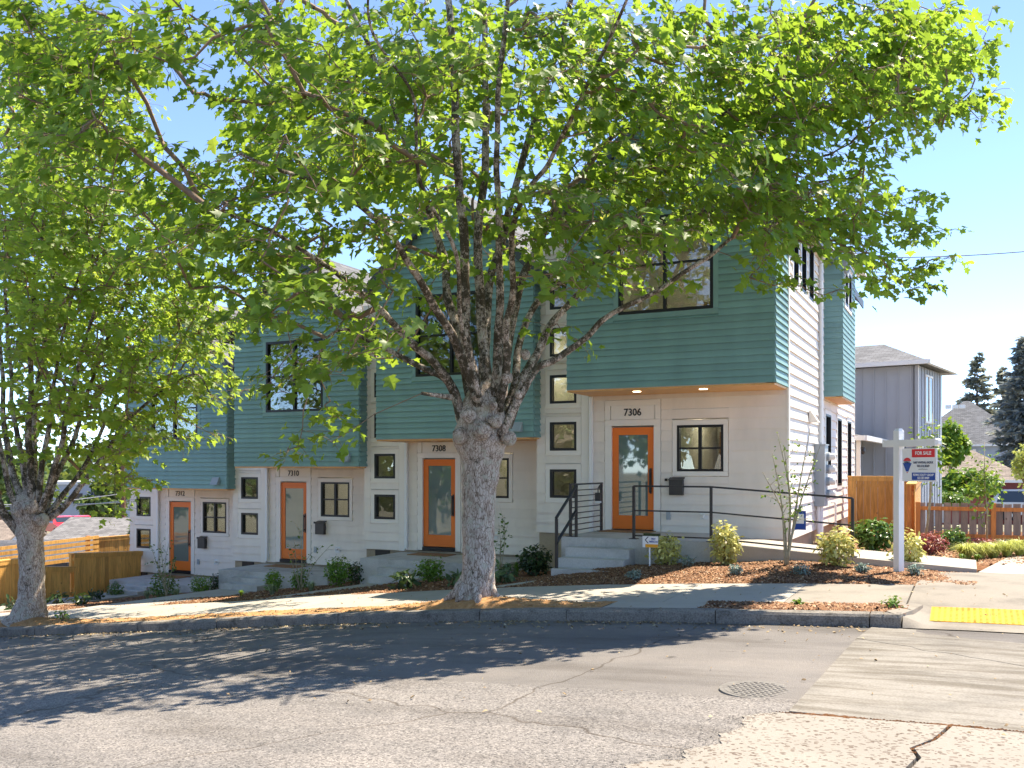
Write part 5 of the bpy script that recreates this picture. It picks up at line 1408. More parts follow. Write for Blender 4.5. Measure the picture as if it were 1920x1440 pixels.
young_tree(1850, 1012, 22.3, (1846, 905, 74, 150), 330, 0.09, M['bright_green'], 'slender young tree in front of the picket fence near the right edge', .022)

# ================================================================== for sale sign
M['print_red'] = paint('red_print', (0.70, 0.015, 0.02), 0.4, 0.03, 2, 0); M['print_blue'] = paint('blue_print', (0.01, 0.06, 0.33), 0.4, 0.03, 2, 0)
M['print_navy'] = paint('navy_print', (0.02, 0.03, 0.08), 0.4, 0.03, 2, 0); M['print_white'] = paint('white_print', (0.8, 0.8, 0.8), 0.4, 0.03, 2, 0); M['print_orange'] = paint('orange_print', (0.8, 0.35, 0.02), 0.4, 0.03, 2, 0)
bp_ = Vector((-0.93, 14.87, zmulch(-0.93, 14.87)))
sp = empty('for_sale_sign', bp_, 'white wooden for sale post with hanging sign panel in the bark bed', 'sign')
W = Wall((bp_.x, bp_.y), -40)
zt = 0.565
m = MB(); m.wbox(W, -.052, .052, -.052, .052, bp_.z - .1, zt - .04)
m.hexa([W.p(-.052, .052, zt-.04), W.p(.052, .052, zt-.04), W.p(.052, -.052, zt-.04), W.p(-.052, -.052, zt-.04)], [W.p(-.032, .032, zt), W.p(.032, .032, zt), W.p(.032, -.032, zt), W.p(-.032, -.032, zt)])
m.build('post', M['whitepost'], sp)
m = MB(); m.wbox(W, -.26, .70, -.05, .056, .295, .395)
m.hexa([W.p(.70, .056, .295), W.p(.74, .03, .315), W.p(.74, -.03, .315), W.p(.70, -.05, .295)], [W.p(.70, .056, .395), W.p(.74, .03, .375), W.p(.74, -.03, .375), W.p(.70, -.05, .395)])
m.build('arm', M['whitepost'], sp)
pa0, pa1, pz0, pz1 = 0.075, 0.69, -0.215, 0.265
pnl = MB().wbox(W, pa0, pa1, -.008, .008, pz0, pz1).build('sign_panel', M['print_white'], sp)
for a in (.13, .63): m = MB(); m.tube([W.p(a, 0, .27), W.p(a, 0, .30)], .006, 6); m.build('hook', M['rail'], sp)
fa = lambda f: pa0 + (pa1 - pa0) * f
fz = lambda f: pz1 - (pz1 - pz0) * f
MB().wbox(W, fa(.29), fa(.95), .0082, .0105, fz(.27), fz(.025)).build('red_box', M['print_red'], pnl)
MB().wbox(W, fa(.29), fa(.96), .0082, .0105, fz(.955), fz(.73)).build('blue_box', M['print_blue'], pnl)
def st(txt, size, mat, f, z, bold=.001, sx=1.0): text_obj(txt, size, mat, pnl, wall_matrix(W, fa(f), .0112, fz(z)), 'lettering', .0006, bold=bold, sx=sx)
st('FOR SALE', .068, M['print_white'], .62, .148, .0022, .98)
st('GARY WHITEHILL-BAZIUK', .043, M['print_navy'], .62, .43, .001, .70); st('503.516.8369', .048, M['print_navy'], .62, .535, .001, .85); st('garysellshomes.com', .02, M['print_navy'], .62, .625, 0, 1)
st('RE/MAX EQUITY GROUP', .046, M['print_white'], .625, .80, .001, .72); st('503.287.8989', .046, M['print_white'], .625, .895, .001, .85)
# balloon emblem
def disc(mat, pts, o): m = MB(); m.prism([W.p(a, o, z) for a, z in pts], Vector((W.n.x, W.n.y, 0)) * .0015); m.build('emblem', mat, pnl)
ca, cz, cr = fa(.15), fz(.44), .078
disc(M['print_red'], [(ca + cr * math.cos(t_), cz + cr * math.sin(t_) * 1.0) for t_ in np.linspace(R(22), R(158), 14)], .0084)
disc(M['print_blue'], [(ca + cr * math.cos(t_), cz + .0 + cr * math.sin(t_)) for t_ in np.linspace(R(-172), R(-178), 2)] + [(ca - .022, cz - .125), (ca + .022, cz - .125)] + [(ca + cr * math.cos(t_), cz + cr * math.sin(t_)) for t_ in np.linspace(R(-2), R(-8), 2)][::-1] + [(ca + .04, cz - .0), (ca, cz + .008), (ca - .04, cz)], .0084)
disc(M['print_red'], [(ca - .011, cz - .145), (ca + .011, cz - .145), (ca + .011, cz - .135), (ca - .011, cz - .135)], .0084)
st('RE/MAX', .036, M['print_navy'], .15, .415, .001, .82)
# small yard sign on a stake and the flyer on the railing
a_, b_ = ray(1218); p = Vector((a_ * 14.95 / b_, 14.95, 0)); p.z = zmulch(p.x, p.y)
ys = empty('yard_sign', p, 'small white and orange yard sign on a white stake beside the steps', 'sign')
MB().box(p.x - .012, p.x + .012, p.y, p.y + .02, p.z - .05, p.z + .42).build('stake', M['print_white'], ys)
W2 = Wall((p.x - .12, p.y - .004), 0); pz = p.z + .32
yp = MB().wbox(W2, 0, .27, 0, .01, pz, pz + .19).build('sign_panel', M['print_white'], ys)
MB().wbox(W2, .05, .27, .0102, .012, pz + .002, pz + .055).build('orange_box', M['print_orange'], yp)
m = MB()
for q in ([(.09, .18), (.11, .18), (.06, .125), (.04, .125)], [(.04, .125), (.06, .125), (.11, .07), (.09, .07)]): m.prism([W2.p(a, .0104, pz + z) for a, z in reversed(q)], Vector((0, -.0015, 0)))
m.build('chevron', M['print_navy'], yp)
text_obj('FIRST\nAMERICAN', .045, M['print_blue'], yp, wall_matrix(W2, .19, .012, pz + .12), 'lettering', .0006, bold=.001, sx=.7)
MB().box(p.x - .1, p.x + .17, p.y - .03, p.y + .06, pz + .195, pz + .235).build('flyer_box', M['dark_green'], ys)
W3 = Wall((0, 15.55), 0); q0 = PY(1489, 993, 15.54); q1 = PY(1511, 958, 15.54)
fl = MB().wbox(W3, q0.x, q1.x, .0, .012, q0.z, q1.z).build('flyer', M['print_blue'])
tag(fl, 'blue flyer panel hung on the lower bar of the ramp railing', 'flyer')
MB().wbox(W3, q0.x + .03, q1.x - .03, .0122, .014, q0.z + .1, q1.z - .05).build('photo', M['print_white'], fl)
# lock box on the stair railing
lk = Vector((-6.5, 17.12, zp + .7))
lb_ = MB(); lb_.box(lk.x - .05, lk.x + .06, lk.y - .14, lk.y - .06, lk.z - .1, lk.z + .06); lb = lb_.build('lock_box', M['bronze']); tag(lb, 'dark key lock box hanging on the porch railing', 'lock box')
m = MB(); m.tube([(lk.x, lk.y - .1, lk.z + .06), (lk.x, lk.y - .1, lk.z + .15), (lk.x, lk.y - .02, lk.z + .2), (lk.x, lk.y, lk.z + .12)], .012, 6); m.build('shackle', M['rail'], lb)
MB().box(lk.x - .045, lk.x + .055, lk.y - .142, lk.y - .06, lk.z - .14, lk.z - .101).build('base', M['gutter'], lb)
# ================================================================== fences
def board_fence(label, A, B, za, zb_, ta, tb_, bw=0.14, gap=0.006, mat='cedar', post=1.8, cap=True, pmat='cedar', thick=0.02, rails=True, proud=0.0, name='cedar_fence'):
    """vertical boards between two ground points; za/zb bottoms, ta/tb tops"""
    A, B = Vector(A), Vector(B); L = (B - A).length; ang = math.degrees(math.atan2(B.y - A.y, B.x - A.x)); W = Wall(A, ang)
    root = empty(name, (A.x, A.y, min(za, zb_)), label, 'fence')
    n = int(L / (bw + gap)); rr = random.Random(int(abs(A.x * 100)))
    for k in range(n):
        a = k * (bw + gap); f = a / L; z0 = za + (zb_ - za) * f; z1 = ta + (tb_ - ta) * f
        h = round(z1 - z0, 2)
        mesh_obj(('bd', bw, h, thick), lambda m, h=h: m.box(0, bw, -thick, 0, 0, h), 'board', M[mat], root, W.p(a, .002 + rr.uniform(0, .006), z0), W.ang)
    if rails:
        for f in (.16, .84):
            q0, q1 = za + (ta - za) * f, zb_ + (tb_ - zb_) * f
            m = MB(); m.hexa([W.p(0, -.003, q0), W.p(L, -.003, q1), W.p(L, -.045, q1), W.p(0, -.045, q0)], [W.p(0, -.003, q0 + .09), W.p(L, -.003, q1 + .09), W.p(L, -.045, q1 + .09), W.p(0, -.045, q0 + .09)])
            m.build('rail', M[pmat], root)
    x = 0.0
    while x <= L + .01:
        f = x / L; z0 = za + (zb_ - za) * f; z1 = ta + (tb_ - ta) * f
        MB().wbox(W, x - .045, x + .045, -.14, -.05, z0 - .2, z1 + .02).build('post', M[pmat], root); x += post
    if cap:
        m = MB(); m.hexa([W.p(-.05, .05, ta), W.p(L + .05, .05, tb_), W.p(L + .05, -.16, tb_), W.p(-.05, -.16, ta)], [W.p(-.05, .05, ta + .035), W.p(L + .05, .05, tb_ + .035), W.p(L + .05, -.16, tb_ + .035), W.p(-.05, -.16, ta + .035)])
        m.build('cap_rail', M[mat], root)
        m = MB(); m.hexa([W.p(0, .045, ta - .1), W.p(L, .045, tb_ - .1), W.p(L, .025, tb_ - .1), W.p(0, .025, ta - .1)], [W.p(0, .045, ta - .002), W.p(L, .045, tb_ - .002), W.p(L, .025, tb_ - .002), W.p(0, .025, ta - .002)])
        m.build('trim_board', M[mat], root)
    return root
# left side: the yard fence beside 7312, stepping down to the street
board_fence('tall golden cedar board fence beside the 7312 house wall', (-22.55, 17.95), (-22.55, 20.35), -3.72, -3.62, -2.46, -2.60, post=1.2)
board_fence('lower golden cedar gate panel between the taller fence and the left maple', (-22.50, 16.75), (-22.50, 17.90), -3.78, -3.74, -2.72, -2.84, post=5)
board_fence('golden cedar fence panel behind and left of the left maple trunk', (-22.50, 12.6), (-22.50, 16.70), -3.95, -3.80, -2.50, -2.45, post=1.9)
# slatted fence behind it
sf = empty('slat_fence', (-26, 18, -4.1), 'cedar fence of horizontal slats behind the yard fence on the left', 'fence')
for k in range(5):
    m = MB(); z = -2.32 - k * .155
    m.hexa([(-25.2, 12, z - .28), (-25.2, 21, z), (-25.23, 21, z), (-25.23, 12, z - .28)], [(-25.2, 12, z - .18), (-25.2, 21, z + .1), (-25.23, 21, z + .1), (-25.23, 12, z - .18)]); m.build('slat', M['cedar'], sf)
for y in (12.2, 14.3, 16.4, 18.5, 20.6): MB().box(-25.34, -25.235, y, y + .1, -4.4, -2.2 - .032 * (21 - y)).build('post', M['cedar_post'], sf)
board_fence('far cedar fence running back beside the 7312 house', (-25.6, 21.2), (-22.9, 27.5), -4.1, -4.0, -2.35, -2.15, post=2.0)
# right side
board_fence('tall new cedar fence behind the glossy shrub right of the 7306 house', (-2.83, 26.0), (-1.15, 26.0), -1.9, -1.9, -0.28, -0.28, bw=0.17, post=1.85)
board_fence('short run of cedar fence coming forward behind the for sale sign', (-1.12, 23.0), (-1.12, 25.9), -1.85, -1.9, -0.42, -0.30, bw=0.17, post=1.4, pmat='cedar_post')
pf = empty('picket_fence', (1.5, 23, -1.75), 'low weathered picket fence with orange stained rails and posts', 'fence')
rr = random.Random(3)
for k in range(44):
    x = -1.02 + k * .172
    h = .88 + rr.uniform(-.006, .006)
    mesh_obj(('pk', round(h, 2)), lambda m, h=h: m.box(0, .145, -.02, 0, 0, h), 'picket', M['cedar_grey'], pf, (x, 22.99, -1.69 + rr.uniform(-.01, .01)))
for z in (-.98, -1.58): MB().box(-1.05, 6.6, 22.925, 22.965, z, z + .085).build('rail', M['cedar_post'], pf)
for x in (-1.08, 0.44, 2.4, 4.4): MB().box(x, x + .1, 22.90, 23.0 - .0, -1.8, -.80).build('post', M['cedar_post'], pf)

# ================================================================== neighbouring houses
M['grey_board'] = paint('grey_board_paint', (0.36, 0.38, 0.42), 0.6, 0.05, 1.2, 0.15, 50, rnd=0.04)
M['beige'] = paint('beige_wall', (0.42, 0.40, 0.35), 0.7, 0.06); M['red_wall'] = paint('red_siding', (0.36, 0.09, 0.07), 0.6, 0.1, 3)
M['blue_grey'] = paint('blue_grey_wall', (0.34, 0.38, 0.45), 0.65, 0.06); M['stucco'] = paint('white_stucco', (0.68, 0.68, 0.67), 0.8, 0.06)
M['window_dark'] = paint('dark_window_glass', (0.03, 0.04, 0.05), 0.08, 0.1, 2, 0, spec=0.9)
gh = empty('grey_house', (-3.5, 36, -2.3), 'grey board and batten house with white trim behind the tall cedar fence', 'house')
C0 = Vector((-1.59, 34.9)); Wfr = Wall(C0 - Wall((0, 0), -10).d * 7, -10); Wrt = Wall(C0, 80)
zE = 3.5
def batten_wall(W, L, z0, z1, sp_=.41):
    w_ = MB().wbox(W, 0, L, -.15, 0, z0, z1).build('wall', M['grey_board'], gh)
    a = .2
    while a < L - .05:
        mesh_obj(('bat', round(z1 - z0, 2)), lambda m, h=z1 - z0: m.box(0, .045, -.025, 0, 0, h), 'batten', M['grey_board'], w_, W.p(a, .001, z0), W.ang); a += sp_
batten_wall(Wfr, 7, -2.2, zE); batten_wall(Wrt, 3.9, -2.2, zE)
MB().wbox(Wrt, -.01, .1, 0, .04, -2.2, zE).build('corner_board', M['trim'], gh); MB().wbox(Wfr, 6.93, 7.03, 0, .04, -2.2, zE).build('corner_board', M['grey_board'], gh)
for a in (1.15, 1.75):
    wn = MB().wbox(Wrt, a, a + .42, .0, .03, 1.62, 3.2).build('window', M['window_dark'], gh)
    for b in ((a - .07, a, 1.55, 3.27), (a + .42, a + .49, 1.55, 3.27), (a, a + .42, 1.55, 1.62), (a, a + .42, 3.2, 3.27)): MB().wbox(Wrt, b[0], b[1], 0, .05, b[2], b[3]).build('trim_board', M['trim'], wn)
def hip_roof(root, c, ax, ay, hx, hy, z, rise, ridge, mat, gut=True, name='roof'):
    """c centre, ax unit axis along ridge, half sizes"""
    ax, ay = Vector(ax), Vector(ay); c = Vector(c)
    P = lambda a, b, zz: Vector((*(c + ax * a + ay * b), zz))
    e = [P(-hx, -hy, z), P(hx, -hy, z), P(hx, hy, z), P(-hx, hy, z)]; r0, r1 = P(-ridge, 0, z + rise), P(ridge, 0, z + rise)
    m = MB(); m.add(e + [r0, r1] + [q - Vector((0, 0, .02)) for q in e], [(0, 1, 5, 4), (1, 2, 5), (2, 3, 4, 5), (3, 0, 4), (9, 8, 7, 6)])
    o = m.build(name, mat, root); roof_uv(o, None)
    if gut:
        for i in range(4):
            a, b = e[i], e[(i + 1) % 4]; m = MB(); bar(m, a + Vector((0, 0, -.03)), b + Vector((0, 0, -.03)), .13, .15); m.build('gutter', M['gutter'], o)
    return o
dfx, dfy = Wfr.d, Wrt.d
cc = C0 - dfx * 3.5 + dfy * 1.95
hip_roof(gh, cc, dfx, dfy, 3.95, 2.4, zE + .1, 0.95, 1.9, M['shingle'])
# single-storey wing
wr = Wall((-3.75, 30.3), 88)
MB().wbox(wr, 0, 9, -4.5, 0, -2.2, .8).build('wing_wall', M['beige'], gh)
m = MB(); m.hexa([(-2.82, 29.6, .82), (-2.45, 39.5, .82), (-8, 39.5, 2.3), (-8, 29.6, 2.3)], [(-2.82, 29.6, .9), (-2.45, 39.5, .9), (-8, 39.5, 2.4), (-8, 29.6, 2.4)])
rw = m.build('wing_roof', M['shingle'], gh); roof_uv(rw, None)
m = MB(); bar(m, (-2.78, 29.5, .86), (-2.42, 39.5, .86), .14, .15); bar(m, (-2.78, 29.52, .86), (-8, 29.52, .86), .14, .15); m.build('gutter', M['gutter'], rw)
MB().box(-3.05, -2.93, 29.75, 29.87, -2.2, .8).build('porch_post', M['trim'], gh)
m = MB(); q = PS(1618, 846, 28.3); m.sphere(q, .07, .07, .1); m.cyl(q + Vector((0, 0, .08)), q + Vector((0, 0, .14)), .06); m.build('wall_lamp', M['bronze'], gh)

h2 = empty('neighbour_house', (0.5, 90, -3.2), 'distant grey hipped roof house with three roof vents and blue grey wall', 'house')
ctr = PS(1822, 800, 84)
rf2 = hip_roof(h2, (ctr.x - .4, ctr.y), (1, 0), (0, 1), 5.3, 5.0, 1.85, 4.1, .25, M['shingle'])
MB().box(ctr.x - 5.2, ctr.x + 4.4, ctr.y - 4.5, ctr.y + 4.5, -3.4, 1.82).build('wall', M['blue_grey'], h2)
for u in (1778, 1791, 1804):
    q = PS(u, 764, 81.3); MB().box(q.x - .25, q.x + .25, q.y - .25, q.y + .6, q.z - .1, q.z + .22).build('roof_vent', M['gutter'], rf2)
q0, q1 = PS(1813, 868, 79), PS(1824, 846, 79); wq = MB().box(q0.x, q1.x, ctr.y - 4.56, ctr.y - 4.5, q0.z, q1.z).build('window', M['window_dark'], h2)
MB().box(q0.x - .25, q0.x, ctr.y - 4.6, ctr.y - 4.5, q0.z - 1, q1.z + .2).build('trim_board', M['trim'], wq); MB().box(q1.x, q1.x + .25, ctr.y - 4.6, ctr.y - 4.5, q0.z - 1, q1.z + .2).build('trim_board', M['trim'], wq)
h3 = empty('red_house', (-1, 55, -3.1), 'low red house with tan roof and white door behind the picket fence', 'house')
c3 = PS(1765, 880, 52)
r3 = hip_roof(h3, (c3.x, c3.y + 2.5), (1, 0), (0, 1), 4.6, 3.6, -.75, 1.7, 1.6, M['shingle_brown'])
MB().box(c3.x - 4.2, c3.x + 4.1, c3.y - .6, c3.y + 5.4, -3.3, -.77).build('wall', M['red_wall'], h3)
q0 = PS(1760, 880, 50.5)
d3 = MB().box(q0.x - .2, q0.x + .5, c3.y - .66, c3.y - .602, -3.1, -.95).build('door', M['trim'], h3)
for k in range(3): MB().box(q0.x - .13 + k * .2, q0.x - .01 + k * .2, c3.y - .68, c3.y - .661, -1.75, -1.15).build('pane', M['window_dark'], d3)

# left, down the hill
def gable_house(name, label, c, L, Wd, z0, ze, rise, wall, roof, ang=0, over=.35):
    root = empty(name, (c[0], c[1], z0), label, 'house'); W = Wall((c[0], c[1]), ang); h = Wd / 2
    m = MB(); m.wbox(W, -L/2, L/2, -h, h, z0, ze)
    for a in (-L/2, L/2 - .1): m.prism([W.p(a, -h, ze), W.p(a, h, ze), W.p(a, 0, ze + rise)], Vector((W.d.x, W.d.y, 0)) * .1)
    m.build('wall', wall, root)
    k = rise / h
    for s_ in (-1, 1):
        lo = [W.p(-L/2 - over, s_ * (h + over), ze - over * k), W.p(L/2 + over, s_ * (h + over), ze - over * k), W.p(L/2 + over, 0, ze + rise), W.p(-L/2 - over, 0, ze + rise)]
        if s_ < 0: lo = lo[::-1]
        m = MB(); m.hexa([p_ + Vector((0, 0, .01)) for p_ in lo], [p_ + Vector((0, 0, .13)) for p_ in lo]); o = m.build('roof', roof, root); roof_uv(o, None)
    return root
M['shingle_pale'] = shingle('pale_shingles', (0.24, 0.232, 0.225))
q = PS(215, 1010, 46); gable_house('grey_roof_house', 'low house with wide pale grey shingle roof beyond the left fences', (q.x + 1, q.y + 1), 8, 7.5, -7, -4.45, 1.75, M['beige'], M['shingle_pale'], 12)
q = PS(90, 1040, 34); gable_house('dark_roof_shed', 'shed with a dark shingle roof just over the slat fence on the left', (q.x, q.y), 5.4, 3.6, -6, -3.35, .55, M['beige'], M['shingle_dark'], 38)
q = PS(-10, 1010, 52); gable_house('brown_roof_house', 'house with brown shingle roof at the far left edge', (q.x - 3, q.y - 4), 14, 8, -8, -4.6, 1.6, M['stucco'], M['shingle_brown'], 30)
wh = empty('white_warehouse', PS(220, 1000, 130), 'long white metal-sided warehouse far down the hill on the left', 'building')
q0, q1 = PS(165, 960, 135), PS(340, 960, 120); Ww = Wall((q0.x, q0.y), math.degrees(math.atan2(q1.y - q0.y, q1.x - q0.x)))
wl = MB().wbox(Ww, 0, 30, -12, 0, -9, .2).build('wall', M['stucco'], wh)
for k in range(40): MB().wbox(Ww, k * .75, k * .75 + .12, .001, .1, -9, .2).build('rib', M['stucco'], wl)
MB().wbox(Ww, -.3, 30.3, -12.3, .3, .2, .6).build('roof', M['gutter'], wh)
w2 = empty('grey_building', PS(110, 990, 120), 'flat roofed pale grey building far behind the left maple', 'building')
q0, q1 = PS(-40, 960, 120), PS(150, 960, 125); Ww = Wall((q0.x, q0.y), math.degrees(math.atan2(q1.y - q0.y, q1.x - q0.x)))
MB().wbox(Ww, 0, 13.2, -10, 0, -9, -2.4).build('wall', M['blue_grey'], w2); MB().wbox(Ww, -.2, 13.4, -10.2, .2, -2.4, -2.0).build('parapet', M['stucco'], w2)
for k in range(6): MB().wbox(Ww, 1 + k * 2, 2.2 + k * 2, .001, .06, -5, -3.6).build('window', M['window_dark'], w2)

# ================================================================== cars
M['tyre'] = paint('tyre_rubber', (0.02, 0.02, 0.02), .8, .1, 5, 0); M['rim'] = paint('wheel_rim', (0.5, 0.5, 0.5), .3, .05, 5, 0, metal=.8)
def car(label, c, ang, mat, L=4.5, Wd=1.8, suv=False):
    root = empty('parked_car', c, label, 'car'); W = Wall((c[0], c[1]), ang); z = c[2]
    H = 1.72 if suv else 1.45
    prof = [(-L/2, .35), (-L/2 + .02, .75), (-L/2 + .12, .95 if suv else .88), (-L/2 + (.15 if suv else .55), 1.0 if suv else .95), (-L/2 + (.45 if suv else 1.15), H - .05), (-.2, H), (.45, H - .04), (1.2 if suv else 1.05, .98), (L/2 - .25, .80), (L/2 - .03, .62), (L/2, .35)]
    m = MB(); h = Wd / 2
    low = [(a, zz) for a, zz in prof if zz < 1.0 or True]
    for i in range(len(prof) - 1):
        (a0, z0_), (a1, z1_) = prof[i], prof[i + 1]
        t0 = h if z0_ < 1.01 else h * .8; t1 = h if z1_ < 1.01 else h * .8
        m.add([W.p(a0, t0, z + z0_), W.p(a1, t1, z + z1_), W.p(a1, -t1, z + z1_), W.p(a0, -t0, z + z0_)], [(0, 1, 2, 3)])
    for s_ in (-1, 1):
        pts = [W.p(a, s_ * (h if zz < 1.01 else h * .8), z + zz) for a, zz in prof]; m.add(pts, [tuple(range(len(pts))) if s_ < 0 else tuple(range(len(pts) - 1, -1, -1))])
    m.build('body', mat, root)
    i0, i1, i2, i3 = prof[3], prof[4], prof[6], prof[7]
    for s_ in (-1, 1):
        m = MB(); o = lambda zz: s_ * (h * (1 - .2 * min(1, (zz - .95) / (H - .95))) + .012)
        qd = [(i0[0] + .25, 1.02), (i1[0] + .12, H - .12), (i2[0] - .05, H - .12), (i3[0] - .12, 1.02)]
        m.add([W.p(a, o(zz), z + zz) for a, zz in qd], [(0, 1, 2, 3)]); m.build('side_window', M['window_dark'], root)
        for a in (-L * .3, L * .31):
            m = MB(); q_ = W.p(a, s_ * (h - .12), z + .33); n_ = Vector((W.n.x, W.n.y, 0)) * s_; m.cyl(q_ - n_ * .1, q_ + n_ * .13, .33, 18); wl_ = m.build('wheel', M['tyre'], root)
            m = MB(); m.cyl(q_ + n_ * .131, q_ + n_ * .14, .2, 14); m.build('rim', M['rim'], wl_)
    for (a0, z0_), (a1, z1_), nm in ((i0, i1, 'rear_window'), (i2, i3, 'windscreen')):
        f = lambda t_: (a0 + (a1 - a0) * t_, z0_ + (z1_ - z0_) * t_)
        (b0, y0_), (b1, y1_) = f(.12), f(.88); k0 = h * .8 if nm == 'rear_window' else h * .7; e = -.015 if nm == 'rear_window' else .015
        m = MB(); m.add([W.p(b0 + e, k0, z + y0_ + .012), W.p(b1 + e, k0, z + y1_ + .012), W.p(b1 + e, -k0, z + y1_ + .012), W.p(b0 + e, -k0, z + y0_ + .012)], [(0, 1, 2, 3)]); m.build(nm, M['window_dark'], root)
    for s_ in (-1, 1): MB().wbox(W, L/2 - .06, L/2 + .01, s_ * h * .75 - .16, s_ * h * .75 + .16, z + .6, z + .74).build('headlight', M['gutter'], root)
    return root
M['car_red'] = paint('red_car_paint', (0.55, 0.02, 0.03), .25, .05, 2, 0, spec=.7); M['car_silver'] = paint('silver_car_paint', (0.6, 0.61, 0.62), .28, .04, 2, 0, spec=.7)
q = PS(115, 1004, 68); car('bright red car parked down the hill, left of two', (q.x, q.y, q.z), -20, M['car_red'])
q = PS(148, 1001, 73); car('red car parked down the hill, right of two', (q.x, q.y, q.z), -25, M['car_red'])
q = PS(1905, 975, 50); car('silver car behind the picket fence at the right edge', (q.x + .9, q.y, -2.9), 8, M['car_silver'], 4.8, 1.9, True)

# ================================================================== background trees
def conifer(u, vtop, vbase, s, wpx, mat, label, seed, nb=26, name='conifer_tree'):
    g = np.random.default_rng(seed); b = PS(u, vbase, s); t_ = PS(u, vtop, s); H = (t_ - b).length; Rm = wpx * s / FPX / 2
    root = empty(name, b, label, 'tree', 'conifers in the distance')
    mb = MB(); mb.tube([b, t_], [.02 * H, .02], 8)
    Ps, Ns, Ts, Sz = [], [], [], []
    for k in range(nb):
        f = .10 + .88 * (k / (nb - 1)) ** .9; z = f * H; L0 = Rm * (1 - f) ** .75 + .04 * Rm
        for j in range(7 if f < .85 else 5):
            a = g.uniform(0, 2 * math.pi); L = L0 * g.uniform(.45, 1.25); z = f * H + g.normal(0, .02) * H
            d = np.array([math.cos(a), math.sin(a), 0]); p0 = np.array(b) + np.array([0, 0, z])
            e = p0 + d * L + np.array([0, 0, -.18 * L + .15 * L * f])
            mb.tube([p0, (p0 + e) / 2 + np.array([0, 0, -.05 * L]), e], [.006 * H * (1 - f) + .015, .02, .01], 4, False)
            n = int(30 + 70 * L / Rm)
            tt = g.uniform(.15, 1, n); sp_ = (g.random(n) - .5) * .45 * L * (1.1 - tt * .6); pd = np.array([-d[1], d[0], 0])
            P = p0 + (e - p0) * tt[:, None] + pd * sp_[:, None] + np.array([0, 0, -1]) * (np.abs(sp_) * .35 + .04 * L * g.random(n))[:, None]
            Ps.append(P); Ns.append(np.tile([0, 0, 1.0], (n, 1)) + g.normal(0, .4, (n, 3))); Ts.append(d + pd * np.sign(sp_)[:, None] * .7 + np.array([0, 0, -.35]) + g.normal(0, .2, (n, 3))); Sz.append(np.full(n, .10 * Rm + .15) * g.uniform(.7, 1.4, n))
    mb.build('trunk', M['twig'], root)
    P = np.concatenate(Ps); V, F = place_leaves(P, np.concatenate(Ns), np.concatenate(Ts), np.concatenate(Sz), quad_shape(.22))
    fast_mesh('foliage', V, F, mat, root, attr=np.repeat(g.random(len(P)), 4))['kind'] = 'stuff'
conifer(1832, 664, 960, 112, 128, M['fir'], 'tall open conifer behind the hipped roof house', 5, 22)
conifer(1880, 690, 950, 120, 110, M['fir'], 'conifer right of the tallest one, partly behind the blue spruce', 6, 24)
conifer(1932, 630, 945, 62, 190, M['spruce'], 'big blue spruce at the right edge', 7, 34)
def broad_tree(u, v, s, wpx, hpx, vb, n, leaf, mat, label, seed, pos=None, group='distant trees', name='leafy_tree'):
    g = np.random.default_rng(seed); c = PS(u, v, s) if pos is None else Vector(pos[:3]); b = PS(u, vb, s) if pos is None else Vector((pos[0], pos[1], pos[5]))
    rx = wpx * s / FPX / 2 if pos is None else pos[3]; rz = hpx * s / FPX / 2 if pos is None else pos[4]
    root = empty(name, b, label, 'tree', group); mb = MB(); mb.tube([b, b.lerp(c, .6), c], [.05 * rz + .06, .04 * rz + .04, .02], 8)
    # lobes
    Pl, Ql = [], []
    for k in range(14):
        q = g.normal(size=3); q /= np.linalg.norm(q); lc = np.array(c) + q * np.array([rx, rx, rz]) * .62; lr = g.uniform(.32, .5)
        P, qq = crown_points(g, n // 14, lc, rx * lr, rx * lr, rz * lr * .8, .5, .3, k); Pl.append(P); Ql.append(qq)
        mb.tube([b.lerp(c, .7), Vector(lc)], [.02 * rz + .02, .01], 5, False)
    mb.build('trunk', M['twig'], root)
    P, q = np.concatenate(Pl), np.concatenate(Ql); n = len(P)
    V, F = place_leaves(P, q * .6 + np.array([0, 0, .7]) + g.normal(0, .5, (n, 3)), q + np.array([0, 0, -.4]) + g.normal(0, .5, (n, 3)), leaf * g.uniform(.6, 1.3, n), quad_shape(.38))
    fast_mesh('foliage', V, F, mat, root, attr=np.repeat(g.random(n), 4))['kind'] = 'stuff'
broad_tree(1782, 830, 46, 62, 90, 950, 1500, .3, M['bright_green'], 'bright green tree between the grey house and the hipped roof', 1)
broad_tree(1815, 905, 44, 110, 60, 945, 1500, .25, M['bright_green'], 'low bright green tree in front of the red house', 2)
broad_tree(1775, 934, 40, 90, 26, 950, 1200, .16, M['mid_green'], 'clipped green hedge bush in front of the red house door', 3, name='hedge_bush')
broad_tree(1925, 880, 36, 50, 110, 990, 500, .16, M['yellow_grass'], 'yellow leaved young tree at the right edge', 4)
broad_tree(192, 935, 85, 84, 90, 1000, 1600, .5, M['far_green'], 'round green tree in front of the white warehouse', 5)
broad_tree(250, 870, 70, 70, 150, 1000, 1500, .45, M['far_green'], 'green tree beside the utility pole on the left', 6)
broad_tree(258, 1000, 38, 30, 50, 1040, 500, .2, M['far_green'], 'small pale tree by the corner of the 7312 house', 7)
broad_tree(60, 930, 100, 120, 90, 990, 1400, .6, M['far_green'], 'distant tree seen through the left maple limbs', 8)
broad_tree(0, 880, 110, 130, 120, 990, 1400, .7, M['far_green'], 'distant tree at the left edge of the picture', 9)
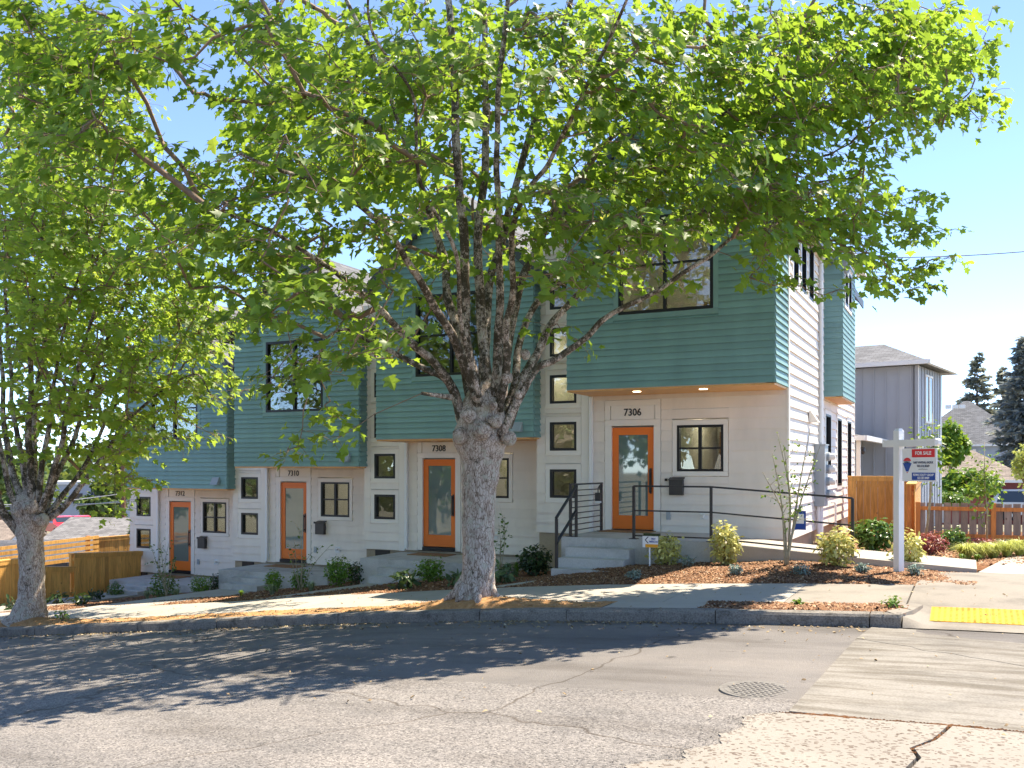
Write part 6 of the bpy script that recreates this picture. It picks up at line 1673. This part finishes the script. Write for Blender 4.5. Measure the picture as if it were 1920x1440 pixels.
# across the street, behind the camera; seen only as reflections in the windows
for k, (x, y, r_) in enumerate(((-58, -14, 6), (-44, -12, 5.6), (-32, -14, 5.4), (-22, -13, 5.0), (-15, -12, 4.2), (-4, -14, 5.0), (6, -15, 4.8))):
    broad_tree(0, 0, 1, 0, 0, 0, 2000, .5, M['far_green'], ['leftmost', 'second', 'third', 'fourth', 'fifth', 'sixth', 'last'][k] + ' street tree across the road, counted from the left', 30 + k, (x, y, zroad(x, y) + 5.4, r_, 4.4, zroad(x, y) - .2), 'street trees across the road')
gable_house('opposite_house', 'white house across the road mirrored in the windows', (-8, -21), 11, 8, -2.6, 2.4, 2.2, M['stucco'], M['shingle'], 0)
gable_house('opposite_house', 'beige house across the road, left of the white one', (-27, -22), 11, 8, -4.2, 1.4, 2.2, M['beige'], M['shingle_brown'], 0)
# distant woods round the horizon
g = np.random.default_rng(77); Pw = []
for k in range(520):
    u = g.uniform(-700, 2700); s = g.uniform(170, 420); a, b = ray(u); hgt = g.uniform(3, 8)
    base = np.array([a * s, b * s, -9.0 + (2.5 if u > 900 else 0)]); r_ = g.uniform(4, 8)
    q = g.normal(size=(70, 3)); q /= np.linalg.norm(q, axis=1, keepdims=True); Pw.append(base + np.array([0, 0, hgt]) + q * np.array([r_, r_, hgt]) * g.uniform(.6, 1, (70, 1)))
Pw = np.concatenate(Pw); n = len(Pw); V, F = place_leaves(Pw, g.normal(0, 1, (n, 3)) + np.array([0, 0, 1.0]), g.normal(0, 1, (n, 3)), g.uniform(1.6, 3.2, n), quad_shape(.5))
tag(fast_mesh('distant_woods', V, F, M['far_green'], attr=np.repeat(g.random(n), 4), at=(0, 200, -9)), 'far belt of trees along the horizon behind the houses', 'woods', kind='stuff')

# ================================================================== pole and wires
M['pole'] = paint('wood_pole', (0.16, 0.08, 0.05), .9, .3, 6, .3)
b = PS(231, 985, 62); up = empty('utility_pole', b, 'brown wooden utility pole down the hill left of the 7312 house', 'utility pole')
MB().tube([b, b + Vector((0, 0, 7.5))], [.16, .12], 10).build('pole', M['pole'], up); MB().box(b.x - 1.1, b.x + 1.1, b.y - .06, b.y + .06, b.z + 6.7, b.z + 6.85).build('crossarm', M['pole'], up)
M['wire'] = paint('black_wire', (0.02, 0.02, 0.022), .6, 0, 1, 0); M['wire_pale'] = paint('grey_wire', (0.35, 0.36, 0.38), .5, 0, 1, 0)
def wire(pts, r_, label, mat='wire'):
    p0, p1, sag = pts; P = [p0.lerp(p1, t_) - Vector((0, 0, sag * 4 * t_ * (1 - t_))) for t_ in np.linspace(0, 1, 16)]
    tag(MB().tube(P, r_, 5).build('overhead_wire', M[mat]), label, 'wire', 'overhead wires')
wire((Vector((-2.5, 22.2, 4.75)), PS(2100, 452, 19), .12), .011, 'black service wire from the corner bay out to the right edge')
for k, (va, vb_) in enumerate(((955, 915), (945, 938), (962, 930))):
    wire((PS(-60, va, 60), PS(300, vb_, 66), .15), .03, ['lowest pale wire crossing behind the left maple', 'middle pale wire crossing behind the left maple', 'upper pale wire crossing behind the left maple'][k], 'wire_pale')
